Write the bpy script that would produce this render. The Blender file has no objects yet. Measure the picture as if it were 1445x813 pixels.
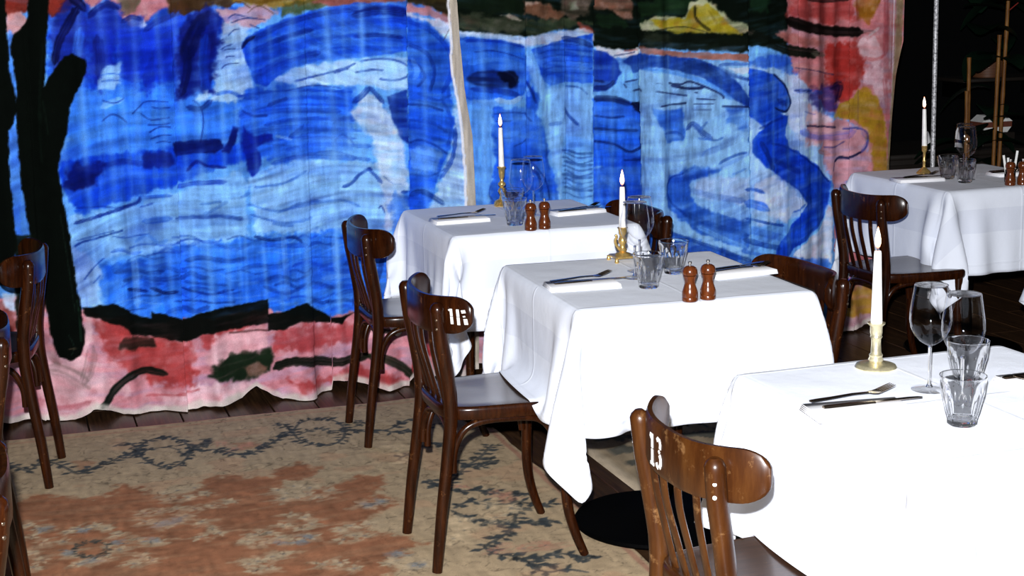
import bpy, math, random
import numpy as np
from mathutils import Vector, Matrix
SC = bpy.context.scene
COL = SC.collection
PI = math.pi

# ------------------------------------------------------------------ camera
cam_d = bpy.data.cameras.new('camera')
cam = bpy.data.objects.new('camera', cam_d); COL.objects.link(cam)
cam_d.sensor_width = 36.0
cam_d.lens = 2186.5 / 1445 * 36.0
cam_d.shift_y = -(406.5 - 319.95) / 1445
PITCH, ROLL, HEAD = 0.155885, -0.018895, 0.3185
def _axes():
    cp, sp = math.cos(PITCH), math.sin(PITCH)
    fw = Vector((0, cp, -sp)); up = Vector((0, sp, cp)); rt = Vector((1, 0, 0))
    c, s = math.cos(ROLL), math.sin(ROLL)
    r2 = c * rt + s * up; u2 = -s * rt + c * up
    Z = Matrix.Rotation(-HEAD, 3, 'Z')
    return Z @ r2, Z @ u2, Z @ fw
_r, _u, _f = _axes()
cam.matrix_world = Matrix(((_r[0], _u[0], -_f[0], 0), (_r[1], _u[1], -_f[1], 0), (_r[2], _u[2], -_f[2], 1.6064), (0, 0, 0, 1)))
cam_d.clip_end = 60
SC.camera = cam

# ------------------------------------------------------------------ world, flash, exposure
world = bpy.data.worlds.new('world'); SC.world = world; world.use_nodes = True
world.node_tree.nodes['Background'].inputs[0].default_value = (0.75, 0.8, 1.0, 1)
world.node_tree.nodes['Background'].inputs[1].default_value = 0.018
fl_d = bpy.data.lights.new('camera_flash', 'POINT'); fl_d.energy = 1650; fl_d.shadow_soft_size = 0.018
fl_d.color = (0.97, 0.975, 1.0)
fl = bpy.data.objects.new('camera_flash', fl_d); COL.objects.link(fl)
fl.location = (-0.03, -0.01, 1.606 + 0.13)
SC.view_settings.view_transform = 'Standard'
SC.view_settings.look = 'None'
SC.view_settings.gamma = 1.0
SC.view_settings.use_curve_mapping = False
SC.view_settings.exposure = 0.0
SC.cycles.transparent_max_bounces = 24
SC.cycles.transmission_bounces = 16
SC.cycles.max_bounces = 20
CURTAIN_PAINT=[
('P','78b0ee',1.00,0.0029,0.10,[(-0.151,1.735),(1.805,1.71),(1.773,-0.263),(-0.277,-0.032)]),
('P','86b8ee',1.00,0.0032,0.10,[(1.746,1.711),(3.952,1.683),(4.012,-0.516),(1.727,-0.258)]),
('P','2a62d0',1.00,0.0327,0.30,[(0.176,1.527),(0.873,1.536),(0.908,1.402),(0.859,1.215),(0.643,1.17),(0.306,1.184),(0.186,1.293)]),
('P','1c3fae',0.80,0.0485,0.30,[(0.192,1.552),(0.821,1.551),(0.795,1.352),(0.621,1.256),(0.518,1.294),(0.36,1.234),(0.213,1.319)]),
('P','4c8ae2',1.00,0.0382,0.30,[(0.247,1.265),(0.646,1.236),(0.86,1.242),(0.878,1.051),(0.607,0.996),(0.216,0.95),(0.22,1.109)]),
('P','3a74da',0.95,0.0335,0.30,[(0.859,1.228),(1.329,1.224),(1.306,0.974),(1.038,0.946),(0.847,0.97)]),
('P','1f52c4',1.00,0.0136,0.30,[(0.205,0.991),(0.635,1.022),(0.89,1.023),(0.907,0.961),(0.764,0.933),(0.601,0.869),(0.467,0.842),(0.257,0.787),(0.2,0.898)]),
('P','9cc6f0',1.00,0.0164,0.30,[(0.23,0.776),(0.466,0.815),(0.626,0.846),(0.845,0.915),(0.884,0.885),(0.874,0.664),(0.75,0.631),(0.324,0.621),(0.212,0.466),(0.206,0.71)]),
('P','a6cdf2',1.00,0.0225,0.30,[(0.884,0.885),(0.982,0.921),(1.122,0.95),(1.319,0.931),(1.49,0.879),(1.502,0.707),(1.482,0.622),(1.138,0.646),(0.916,0.675)]),
('P','3f7edd',1.00,0.0225,0.30,[(0.323,0.594),(0.481,0.604),(0.615,0.641),(0.874,0.664),(1.138,0.66),(1.482,0.637),(1.49,0.303),(1.239,0.295),(1.013,0.343),(0.82,0.388),(0.573,0.347),(0.339,0.428),(0.318,0.512)]),
('P','b4d0f2',1.00,0.0160,0.30,[(0.214,0.669),(0.324,0.607),(0.319,0.444),(0.241,0.431),(0.226,0.533)]),
('S','8fc2f6',0.22,0.0429,0.60,[(0.494,1.414),(0.478,1.043),(0.464,0.692),(0.455,0.419)]),
('S','8fc2f6',0.22,0.0267,0.60,[(0.442,1.416),(0.427,1.046),(0.412,0.696),(0.402,0.423)]),
('S','8fc2f6',0.22,0.0380,0.60,[(0.739,1.407),(0.726,1.031),(0.714,0.675),(0.706,0.397)]),
('S','8fc2f6',0.22,0.0496,0.60,[(1.084,1.397),(1.074,1.013),(1.065,0.651),(1.059,0.368)]),
('S','8fc2f6',0.22,0.0444,0.60,[(1.209,1.393),(1.2,1.007),(1.192,0.642),(1.186,0.357)]),
('S','8fc2f6',0.22,0.0391,0.60,[(1.335,1.389),(1.327,1.001),(1.32,0.634),(1.316,0.346)]),
('S','8fc2f6',0.22,0.0337,0.60,[(1.463,1.385),(1.456,0.994),(1.45,0.625),(1.446,0.335)]),
('S','8fc2f6',0.22,0.0242,0.60,[(0.564,1.412),(0.549,1.04),(0.535,0.688),(0.526,0.413)]),
('S','8fc2f6',0.22,0.0320,0.60,[(0.371,1.418),(0.354,1.049),(0.339,0.701),(0.329,0.429)]),
('S','8fc2f6',0.22,0.0218,0.60,[(0.867,1.403),(0.855,1.024),(0.844,0.666),(0.837,0.386)]),
('P','a43c30',1.00,0.0106,0.30,[(-0.151,1.735),(0.364,1.729),(0.325,1.58),(0.265,1.545),(0.205,1.51),(0.192,1.547),(0.129,1.563),(0.118,1.543),(0.061,1.509),(0.043,1.53),(-0.165,1.535)]),
('P','e0a8ac',1.00,0.0105,0.30,[(0.047,1.524),(0.102,1.538),(0.12,1.507),(0.098,1.464),(0.086,1.431),(0.056,1.427),(0.049,1.478)]),
('P','d08c98',1.00,0.0107,0.30,[(0.338,1.729),(0.658,1.725),(0.636,1.547),(0.529,1.492),(0.487,1.477),(0.453,1.515),(0.405,1.573),(0.337,1.538),(0.325,1.58)]),
('P','6b6650',0.90,0.0134,0.30,[(0.447,1.583),(0.524,1.586),(0.511,1.534),(0.484,1.514),(0.459,1.525)]),
('P','dfe2f0',0.80,0.0107,0.30,[(0.468,1.509),(0.52,1.513),(0.544,1.476),(0.528,1.466),(0.487,1.482)]),
('P','5a4026',1.00,0.0109,0.30,[(0.624,1.725),(0.882,1.722),(0.875,1.568),(0.841,1.527),(0.794,1.544),(0.692,1.514),(0.634,1.505),(0.62,1.547)]),
('P','a58122',1.00,0.0167,0.30,[(0.829,1.723),(1.403,1.715),(1.383,1.569),(1.257,1.55),(1.063,1.532),(0.927,1.541),(0.861,1.553)]),
('P','7a5a1a',0.80,0.0111,0.60,[(0.876,1.584),(1.011,1.587),(1.175,1.595),(1.174,1.568),(1.009,1.55),(0.901,1.552)]),
('P','50582e',0.80,0.0111,0.30,[(1.063,1.548),(1.257,1.571),(1.284,1.549),(1.172,1.519),(1.05,1.5)]),
('P','c7adc0',1.00,0.0137,0.30,[(0.793,1.528),(0.9,1.541),(0.987,1.539),(1.062,1.516),(1.007,1.496),(0.91,1.45),(0.821,1.442),(0.813,1.495)]),
('P','b9d6f4',1.00,0.0164,0.30,[(0.807,1.495),(0.91,1.455),(0.894,1.402),(0.919,1.239),(0.857,1.188),(0.766,1.191),(0.783,1.325),(0.81,1.431)]),
('S','5a4034',0.80,0.0082,0.45,[(0.842,1.543),(0.888,1.557),(0.927,1.53)]),
('S','5a4034',0.70,0.0068,0.45,[(0.913,1.514),(0.96,1.54),(1.021,1.506)]),
('P','9a5a56',1.00,0.0085,0.30,[(1.173,1.551),(1.285,1.576),(1.529,1.571),(1.527,1.538),(1.397,1.541),(1.256,1.528)]),
('P','38301e',1.00,0.0114,0.30,[(1.533,1.714),(1.764,1.711),(1.755,1.483),(1.729,1.473),(1.625,1.525),(1.533,1.533)]),
('P','5a5028',0.70,0.0142,0.30,[(1.569,1.576),(1.685,1.579),(1.707,1.534),(1.625,1.536)]),
('P','cf8a8e',0.90,0.0114,0.30,[(1.533,1.533),(1.625,1.525),(1.729,1.473),(1.716,1.451),(1.624,1.486),(1.532,1.5)]),
('P','d4dcf0',1.00,0.0114,0.30,[(1.532,1.5),(1.624,1.481),(1.722,1.45),(1.751,1.433),(1.738,1.377),(1.68,1.412),(1.612,1.459),(1.532,1.483)]),
('P','bed8f4',1.00,0.0170,0.30,[(1.686,1.412),(1.745,1.433),(1.763,1.207),(1.794,1.006),(1.78,0.689),(1.59,0.702),(1.64,0.814),(1.709,0.953),(1.731,1.123),(1.718,1.294)]),
('P','17278a',0.95,0.0186,0.30,[(0.194,1.423),(0.215,1.52),(0.27,1.591),(0.31,1.59),(0.332,1.543),(0.318,1.393),(0.307,1.289),(0.255,1.27),(0.203,1.319)]),
('S','3568d6',0.80,0.0424,0.70,[(0.262,1.291),(0.288,1.394),(0.303,1.472)]),
('S','3a72dc',0.80,0.0317,0.45,[(0.194,1.332),(0.185,1.273),(0.173,1.242)]),
('S','0c1140',0.90,0.0344,0.45,[(0.205,1.345),(0.224,1.422),(0.258,1.483),(0.297,1.549)]),
('S','0c1140',0.90,0.0398,0.45,[(0.27,1.586),(0.303,1.565),(0.322,1.539)]),
('P','16299a',0.85,0.0240,0.30,[(0.331,1.512),(0.358,1.548),(0.405,1.568),(0.445,1.557),(0.45,1.504),(0.437,1.416),(0.411,1.325),(0.361,1.248),(0.331,1.262),(0.324,1.393)]),
('S','0d1866',0.85,0.0293,0.45,[(0.336,1.512),(0.368,1.543),(0.409,1.557),(0.444,1.541)]),
('S','0d1866',0.60,0.0426,0.45,[(0.36,1.444),(0.368,1.365),(0.358,1.292)]),
('P','1a34a8',0.80,0.0241,0.30,[(0.446,1.489),(0.484,1.514),(0.525,1.508),(0.527,1.46),(0.51,1.334),(0.483,1.23),(0.445,1.284),(0.437,1.416)]),
('S','0f1c70',0.80,0.0214,0.45,[(0.452,1.489),(0.489,1.509),(0.524,1.497)]),
('P','1d3cb4',0.80,0.0243,0.30,[(0.532,1.45),(0.602,1.506),(0.661,1.525),(0.655,1.409),(0.623,1.291),(0.53,1.228),(0.507,1.282)]),
('S','112078',0.70,0.0269,0.45,[(0.532,1.455),(0.581,1.491),(0.65,1.515)]),
('S','16309c',0.60,0.0592,0.45,[(0.626,1.45),(0.579,1.359),(0.527,1.26)]),
('P','101c70',0.90,0.0217,0.30,[(0.655,1.42),(0.702,1.514),(0.762,1.544),(0.803,1.517),(0.811,1.458),(0.789,1.325),(0.768,1.224),(0.703,1.215),(0.644,1.202),(0.639,1.303)]),
('S','0a1148',0.80,0.0650,0.45,[(0.766,1.518),(0.715,1.45),(0.673,1.345)]),
('S','0c1654',0.80,0.0324,0.45,[(0.686,1.392),(0.681,1.302),(0.655,1.212)]),
('S','2454c0',0.60,0.0434,0.70,[(0.756,1.433),(0.741,1.327),(0.747,1.23)]),
('P','a9cdf2',0.90,0.0107,0.30,[(0.353,1.282),(0.391,1.333),(0.438,1.342),(0.445,1.284),(0.412,1.243),(0.356,1.25)]),
('S','2a58b4',0.80,0.0080,0.45,[(0.364,1.3),(0.405,1.304),(0.451,1.297)]),
('S','2a58b4',0.80,0.0080,0.45,[(0.363,1.276),(0.404,1.28),(0.45,1.273)]),
('P','c6dff7',0.95,0.0109,0.30,[(0.714,1.22),(0.752,1.23),(0.767,1.213),(0.744,1.187),(0.707,1.194)]),
('S','9cc4f2',0.70,0.0267,0.45,[(0.362,1.182),(0.409,1.201),(0.441,1.205)]),
('S','24346e',0.85,0.0071,0.20,[(0.839,1.495),(0.867,1.51),(0.915,1.498),(0.984,1.486)]),
('S','24346e',0.85,0.0071,0.20,[(0.849,1.478),(0.898,1.493),(0.941,1.492)]),
('S','24346e',0.85,0.0071,0.20,[(0.836,1.431),(0.859,1.451),(0.886,1.456)]),
('S','24346e',0.85,0.0071,0.20,[(0.798,1.41),(0.82,1.42)]),
('S','24346e',0.85,0.0071,0.20,[(0.802,1.378),(0.829,1.393),(0.851,1.398)]),
('S','24346e',0.85,0.0071,0.20,[(0.818,1.378),(0.845,1.382),(0.866,1.382)]),
('S','24346e',0.85,0.0071,0.20,[(0.804,1.308),(0.826,1.324),(0.875,1.327)]),
('S','24346e',0.85,0.0071,0.20,[(0.919,1.471),(0.945,1.46),(0.961,1.454)]),
('S','24346e',0.85,0.0071,0.20,[(0.822,1.351),(0.844,1.355),(0.86,1.352)]),
('S','16307e',0.80,0.0081,0.30,[(0.471,1.15),(0.502,1.181),(0.528,1.196),(0.607,1.19)]),
('S','16307e',0.80,0.0081,0.30,[(0.543,1.174),(0.574,1.167),(0.611,1.171)]),
('S','16307e',0.80,0.0081,0.30,[(0.5,1.154),(0.54,1.126),(0.609,1.133)]),
('S','16307e',0.80,0.0081,0.30,[(0.527,1.078),(0.57,1.098),(0.612,1.096)]),
('S','16307e',0.80,0.0081,0.30,[(0.531,1.054),(0.571,1.065),(0.611,1.066)]),
('S','16307e',0.80,0.0081,0.30,[(0.551,1.039),(0.583,1.043),(0.609,1.037)]),
('S','16307e',0.80,0.0080,0.30,[(0.359,1.129),(0.396,1.154),(0.427,1.142),(0.451,1.119)]),
('S','16307e',0.80,0.0081,0.30,[(0.524,1.108),(0.571,1.106),(0.608,1.112)]),
('S','16307e',0.80,0.0080,0.30,[(0.364,1.208),(0.409,1.195),(0.446,1.21)]),
('S','16307e',0.80,0.0081,0.30,[(0.697,1.194),(0.722,1.166),(0.73,1.112),(0.715,1.031)]),
('S','16307e',0.70,0.0244,0.45,[(0.674,1.168),(0.722,1.161),(0.766,1.191)]),
('S','2450b0',0.70,0.0164,0.45,[(0.778,1.212),(0.832,1.221),(0.885,1.197),(0.939,1.19)]),
('P','2c60cc',1.00,0.0056,0.70,[(0.888,1.392),(0.911,1.429),(0.983,1.459),(1.088,1.494),(1.2,1.524),(1.34,1.542),(1.425,1.541),(1.527,1.525),(1.525,1.356),(1.418,1.337),(1.276,1.325),(1.136,1.308),(1.052,1.289),(0.974,1.237),(0.931,1.25),(0.906,1.316)]),
('S','14308c',0.75,0.0250,0.60,[(0.922,1.412),(1.06,1.468),(1.227,1.507),(1.424,1.524),(1.526,1.505)]),
('S','1b43a8',0.75,0.0222,0.60,[(0.925,1.369),(1.058,1.419),(1.225,1.458),(1.451,1.474),(1.525,1.461)]),
('S','2350b8',0.75,0.0195,0.60,[(0.934,1.325),(1.084,1.38),(1.251,1.414),(1.421,1.42)]),
('S','1c3fa6',0.75,0.0330,0.60,[(0.943,1.282),(1.054,1.332),(1.193,1.355)]),
('S','101f66',0.75,0.0393,0.60,[(1.324,1.494),(1.424,1.513),(1.526,1.5)]),
('S','14308c',0.75,0.0168,0.60,[(1.324,1.411),(1.421,1.417),(1.506,1.406)]),
('S','4f88e0',0.75,0.0222,0.60,[(1.055,1.343),(1.25,1.386),(1.505,1.379)]),
('S','16358e',0.75,0.0221,0.60,[(0.98,1.394),(1.086,1.424),(1.169,1.443)]),
('S','101a50',0.90,0.0164,0.45,[(0.888,1.381),(0.905,1.407),(0.938,1.428)]),
('P','bcd8f6',1.00,0.0113,0.30,[(1.007,1.258),(1.08,1.299),(1.248,1.315),(1.418,1.331),(1.521,1.334),(1.52,1.205),(1.465,1.202),(1.386,1.222),(1.273,1.231),(1.105,1.227)]),
('S','26408e',0.75,0.0111,0.30,[(1.087,1.249),(1.162,1.263),(1.275,1.287),(1.332,1.312)]),
('S','26408e',0.75,0.0113,0.30,[(1.346,1.317),(1.418,1.326),(1.48,1.318),(1.526,1.294)]),
('S','26408e',0.75,0.0112,0.30,[(1.325,1.274),(1.388,1.283),(1.433,1.281)]),
('S','26408e',0.75,0.0113,0.30,[(1.415,1.248),(1.467,1.241),(1.507,1.25),(1.528,1.266)]),
('S','26408e',0.75,0.0084,0.30,[(1.246,1.271),(1.303,1.291)]),
('S','26408e',0.75,0.0083,0.30,[(1.049,1.213),(1.161,1.23),(1.272,1.215)]),
('S','1d47ac',0.65,0.0138,0.60,[(0.858,1.201),(1.038,1.216),(1.314,1.199)]),
('S','2452b8',0.65,0.0193,0.60,[(0.992,1.168),(1.103,1.186),(1.271,1.173)]),
('S','1d47ac',0.65,0.0247,0.60,[(0.865,1.125),(1.025,1.14),(1.269,1.124)]),
('S','2452b8',0.65,0.0138,0.60,[(0.91,1.145),(1.064,1.16),(1.298,1.145)]),
('S','1d47ac',0.65,0.0193,0.60,[(0.962,1.088),(1.106,1.103),(1.324,1.088)]),
('S','2452b8',0.65,0.0248,0.60,[(0.878,1.059),(1.032,1.073),(1.266,1.057)]),
('S','1d47ac',0.65,0.0138,0.60,[(0.931,1.018),(1.086,1.032),(1.322,1.015)]),
('S','2452b8',0.65,0.0194,0.60,[(1.04,0.985),(1.174,1.0),(1.378,0.984)]),
('S','1d47ac',0.65,0.0249,0.60,[(0.983,0.938),(1.116,0.953),(1.319,0.937)]),
('S','2452b8',0.65,0.0139,0.60,[(1.097,1.037),(1.232,1.053),(1.437,1.038)]),
('S','1d47ac',0.65,0.0195,0.60,[(1.239,1.08),(1.308,1.1),(1.41,1.089)]),
('S','16307e',0.80,0.0137,0.45,[(0.877,1.146),(0.92,1.125),(0.977,1.123)]),
('S','16307e',0.70,0.0165,0.45,[(0.976,1.161),(1.015,1.176),(1.059,1.185)]),
('S','2048a4',0.70,0.0193,0.45,[(1.053,1.028),(1.098,1.062),(1.116,1.078)]),
('S','1d3f98',0.70,0.0112,0.45,[(1.236,1.005),(1.271,1.032),(1.299,1.013),(1.315,0.99)]),
('S','2c4f9e',0.60,0.0167,0.45,[(1.038,0.954),(1.122,0.961),(1.235,0.966),(1.319,0.939),(1.376,0.931)]),
('S','a8c8ee',0.60,0.0138,0.45,[(1.001,1.045),(1.069,1.025)]),
('S','2a4f9a',0.40,0.0110,0.45,[(0.931,1.021),(1.041,1.004),(1.096,0.996)]),
('P','101c6a',0.90,0.0160,0.30,[(0.207,0.892),(0.221,0.955),(0.273,0.979),(0.346,0.986),(0.359,0.953),(0.315,0.902),(0.246,0.868)]),
('P','12237c',0.90,0.0108,0.30,[(0.502,1.004),(0.608,1.004),(0.616,0.955),(0.552,0.942),(0.499,0.951)]),
('P','0e1c66',0.95,0.0054,0.30,[(0.615,1.036),(0.689,1.043),(0.791,1.044),(0.8,1.011),(0.767,0.991),(0.665,0.99),(0.617,0.982)]),
('P','0f1d70',0.95,0.0055,0.30,[(0.794,0.995),(0.818,1.037),(0.837,1.091),(0.863,1.084),(0.85,1.036),(0.821,0.988)]),
('P','11248a',0.90,0.0082,0.30,[(0.88,1.094),(0.895,1.066),(0.927,1.048),(0.999,1.056),(0.992,1.029),(0.948,1.02),(0.92,1.005),(0.949,0.937),(0.904,0.895),(0.884,0.941),(0.871,1.024)]),
('S','0f1f78',0.85,0.0163,0.45,[(0.662,0.925),(0.701,0.961),(0.738,0.943),(0.808,0.934)]),
('S','0f1f78',0.50,0.0267,0.45,[(0.357,0.964),(0.423,0.976),(0.5,0.961)]),
('S','16309a',0.60,0.0217,0.45,[(0.622,0.868),(0.708,0.879),(0.805,0.879)]),
('S','10287c',0.80,0.0160,0.45,[(0.239,0.751),(0.307,0.773),(0.407,0.799),(0.471,0.817),(0.483,0.838)]),
('S','10287c',0.60,0.0080,0.45,[(0.248,0.81),(0.336,0.815),(0.387,0.806),(0.466,0.812)]),
('S','2a57ba',0.60,0.0162,0.45,[(0.478,0.838),(0.599,0.836)]),
('S','10287c',0.60,0.0107,0.45,[(0.481,0.8),(0.531,0.813)]),
('S','1c3f90',0.75,0.0107,0.40,[(0.234,0.665),(0.271,0.684),(0.355,0.705),(0.413,0.718)]),
('S','1c3f90',0.75,0.0080,0.40,[(0.37,0.699),(0.433,0.689),(0.512,0.7)]),
('S','1c3f90',0.75,0.0066,0.40,[(0.24,0.686),(0.303,0.704),(0.382,0.72)]),
('S','1c3f90',0.75,0.0108,0.40,[(0.494,0.614),(0.548,0.621),(0.603,0.617)]),
('S','1c3f90',0.75,0.0108,0.40,[(0.605,0.655),(0.657,0.663),(0.71,0.653)]),
('S','1c3f90',0.75,0.0080,0.40,[(0.262,0.538),(0.302,0.59),(0.34,0.62)]),
('S','1c3f90',0.75,0.0080,0.40,[(0.293,0.525),(0.321,0.556)]),
('P','2460c6',0.80,0.0107,0.30,[(0.331,0.593),(0.48,0.598),(0.49,0.54),(0.345,0.532)]),
('S','16347e',0.60,0.0190,0.60,[(0.61,0.748),(0.701,0.748),(0.782,0.748),(0.863,0.732)]),
('S','2656b0',0.60,0.0270,0.45,[(0.488,0.745),(0.594,0.749)]),
('S','4470b8',0.60,0.0136,0.50,[(0.704,0.797),(0.785,0.803)]),
('S','4470b8',0.60,0.0136,0.50,[(0.713,0.758),(0.771,0.782),(0.807,0.807)]),
('S','4470b8',0.60,0.0137,0.50,[(0.854,0.815),(0.895,0.83)]),
('S','4470b8',0.60,0.0138,0.50,[(0.88,0.789),(1.002,0.751),(1.087,0.773),(1.171,0.779)]),
('S','4470b8',0.60,0.0138,0.50,[(0.892,0.747),(1.028,0.704),(1.141,0.714)]),
('S','4470b8',0.60,0.0138,0.50,[(0.91,0.851),(1.035,0.86),(1.12,0.9)]),
('S','4470b8',0.60,0.0139,0.50,[(1.002,0.751),(1.114,0.766),(1.256,0.774),(1.327,0.747)]),
('S','4470b8',0.60,0.0138,0.50,[(0.973,0.708),(1.028,0.693),(1.061,0.691)]),
('P','cfe0f6',0.95,0.0169,0.30,[(1.308,1.119),(1.362,1.2),(1.418,1.165),(1.457,1.107),(1.494,1.021),(1.51,0.958),(1.505,0.816),(1.463,0.761),(1.483,0.651),(1.424,0.649),(1.418,0.798),(1.398,0.913),(1.373,1.027),(1.324,1.079)]),
('P','17358f',0.95,0.0056,0.60,[(1.442,1.18),(1.517,1.205),(1.517,0.991),(1.494,1.004),(1.462,1.084)]),
('S','1c3a8c',0.85,0.0252,0.45,[(1.315,1.158),(1.35,1.184),(1.38,1.216)]),
('S','1c3a8c',0.75,0.0196,0.45,[(1.38,1.216),(1.407,1.182),(1.429,1.153)]),
('S','20408f',0.85,0.0168,0.45,[(1.266,0.824),(1.298,0.839),(1.328,0.871),(1.363,0.892),(1.38,0.891)]),
('S','20408f',0.70,0.0168,0.45,[(1.363,0.898),(1.391,0.868),(1.413,0.838)]),
('S','20408f',0.70,0.0056,0.45,[(1.42,0.866),(1.454,0.836),(1.488,0.834)]),
('S','182c70',0.80,0.0070,0.45,[(1.398,0.737),(1.41,0.747),(1.421,0.718)]),
('P','3a70cc',0.70,0.0226,0.30,[(1.434,0.752),(1.475,0.789),(1.508,0.799),(1.502,0.621),(1.453,0.624)]),
('S','16357e',0.70,0.0254,0.45,[(1.487,0.8),(1.505,0.804)]),
('P','2f66cc',0.97,0.0114,0.60,[(1.534,1.483),(1.595,1.47),(1.669,1.424),(1.72,1.367),(1.735,1.276),(1.71,1.198),(1.72,1.124),(1.728,1.009),(1.666,0.898),(1.628,0.791),(1.578,0.702),(1.511,0.707)]),
('S','1c48ac',0.70,0.0228,0.60,[(1.543,1.466),(1.634,1.425),(1.708,1.35),(1.717,1.254),(1.674,1.182)]),
('S','17398f',0.70,0.0199,0.60,[(1.54,1.378),(1.608,1.342),(1.641,1.268),(1.616,1.19)]),
('S','17398f',0.70,0.0142,0.60,[(1.538,1.316),(1.578,1.293),(1.6,1.247),(1.57,1.209)]),
('S','16347f',0.70,0.0142,0.60,[(1.533,1.143),(1.608,1.134),(1.678,1.109)]),
('S','1c459f',0.70,0.0170,0.60,[(1.531,1.081),(1.624,1.066),(1.693,1.023)]),
('S','1c459f',0.70,0.0228,0.60,[(1.729,1.038),(1.714,0.924),(1.653,0.842)]),
('S','16347f',0.70,0.0113,0.60,[(1.528,0.991),(1.581,1.0),(1.639,0.974),(1.691,0.937)]),
('S','2a58b0',0.70,0.0113,0.60,[(1.524,0.866),(1.606,0.856),(1.678,0.88)]),
('S','14306f',0.70,0.0255,0.60,[(1.522,0.781),(1.575,0.794),(1.621,0.769),(1.668,0.737)]),
('S','2a58b0',0.70,0.0142,0.60,[(1.569,1.186),(1.65,1.155),(1.715,1.169)]),
('S','2450ae',0.70,0.0171,0.60,[(1.673,1.154),(1.712,1.067),(1.692,0.966)]),
('P','86b4ec',0.75,0.0142,0.30,[(1.533,0.962),(1.609,0.97),(1.667,0.938),(1.636,0.871),(1.531,0.877)]),
('S','7fb0ee',0.60,0.0254,0.45,[(1.55,1.322),(1.572,1.276),(1.559,1.243)]),
('S','4a3a34',0.80,0.0057,0.45,[(1.685,1.384),(1.716,1.434),(1.741,1.489)]),
('S','5f9aea',0.55,0.0161,0.50,[(0.455,0.666),(0.499,0.693),(0.54,0.66),(0.577,0.668)]),
('S','1a44a4',0.55,0.0109,0.50,[(0.591,0.676),(0.657,0.676),(0.723,0.647),(0.781,0.654)]),
('S','0f2868',0.55,0.0082,0.50,[(0.794,0.656),(0.847,0.669),(0.897,0.646),(0.942,0.651)]),
('S','7fb2f0',0.55,0.0110,0.50,[(0.962,0.65),(1.002,0.655),(1.041,0.625),(1.076,0.648)]),
('S','1a44a4',0.55,0.0111,0.50,[(1.07,0.637),(1.1,0.649),(1.129,0.633),(1.155,0.639)]),
('S','0f2868',0.55,0.0111,0.50,[(1.183,0.632),(1.224,0.629),(1.266,0.62),(1.302,0.626)]),
('S','2452b8',0.55,0.0224,0.50,[(1.328,0.622),(1.36,0.631),(1.39,0.609),(1.418,0.627)]),
('S','0f2868',0.55,0.0085,0.50,[(1.449,0.604),(1.5,0.624),(1.549,0.597),(1.593,0.609)]),
('S','2452b8',0.55,0.0108,0.50,[(0.43,0.646),(0.499,0.66),(0.567,0.647),(0.627,0.656)]),
('S','1a44a4',0.55,0.0163,0.50,[(0.642,0.633),(0.728,0.652),(0.812,0.618),(0.886,0.633)]),
('S','1a44a4',0.55,0.0221,0.50,[(0.925,0.63),(0.99,0.62),(1.055,0.612),(1.111,0.611)]),
('S','16367e',0.55,0.0222,0.50,[(1.116,0.602),(1.153,0.611),(1.189,0.594),(1.221,0.603)]),
('S','7fb2f0',0.55,0.0084,0.50,[(1.238,0.594),(1.317,0.594),(1.397,0.582),(1.466,0.598)]),
('S','2452b8',0.55,0.0161,0.50,[(0.364,0.64),(0.404,0.645),(0.442,0.626),(0.477,0.629)]),
('S','2452b8',0.55,0.0162,0.50,[(0.54,0.621),(0.573,0.636),(0.605,0.622),(0.633,0.617)]),
('S','5f9aea',0.55,0.0163,0.50,[(0.63,0.607),(0.702,0.626),(0.774,0.613),(0.836,0.617)]),
('S','7fb2f0',0.55,0.0083,0.50,[(0.912,0.597),(0.974,0.596),(1.036,0.58),(1.09,0.582)]),
('S','5f9aea',0.55,0.0222,0.50,[(1.107,0.586),(1.166,0.596),(1.224,0.58),(1.274,0.568)]),
('S','16367e',0.55,0.0112,0.50,[(1.335,0.57),(1.386,0.566),(1.438,0.548),(1.483,0.57)]),
('S','16367e',0.55,0.0081,0.50,[(0.42,0.6),(0.469,0.616),(0.518,0.601),(0.56,0.603)]),
('S','16367e',0.55,0.0218,0.50,[(0.637,0.581),(0.716,0.589),(0.795,0.572),(0.865,0.581)]),
('S','16367e',0.55,0.0083,0.50,[(1.072,0.552),(1.127,0.556),(1.181,0.552),(1.228,0.549)]),
('S','2452b8',0.55,0.0113,0.50,[(1.288,0.55),(1.374,0.547),(1.46,0.526),(1.535,0.529)]),
('S','1a44a4',0.55,0.0161,0.50,[(0.432,0.591),(0.481,0.579),(0.529,0.57),(0.572,0.58)]),
('S','5f9aea',0.55,0.0163,0.50,[(0.638,0.556),(0.71,0.573),(0.78,0.551),(0.842,0.56)]),
('S','1a44a4',0.55,0.0220,0.50,[(0.844,0.538),(0.909,0.547),(0.973,0.536),(1.03,0.546)]),
('S','2452b8',0.55,0.0166,0.50,[(1.049,0.531),(1.107,0.543),(1.165,0.519),(1.216,0.524)]),
('S','16367e',0.55,0.0224,0.50,[(1.261,0.515),(1.314,0.528),(1.366,0.513),(1.411,0.512)]),
('S','2452b8',0.55,0.0225,0.50,[(1.411,0.506),(1.454,0.509),(1.497,0.506),(1.534,0.5)]),
('S','0f2868',0.55,0.0215,0.50,[(0.373,0.56),(0.437,0.563),(0.499,0.547),(0.555,0.549)]),
('S','16367e',0.55,0.0216,0.50,[(0.531,0.553),(0.57,0.561),(0.609,0.545),(0.643,0.542)]),
('S','16367e',0.55,0.0109,0.50,[(0.622,0.552),(0.678,0.553),(0.734,0.538),(0.783,0.54)]),
('S','16367e',0.55,0.0082,0.50,[(0.785,0.523),(0.843,0.535),(0.9,0.514),(0.951,0.524)]),
('S','0f2868',0.55,0.0111,0.50,[(1.031,0.512),(1.065,0.513),(1.098,0.499),(1.127,0.519)]),
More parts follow.
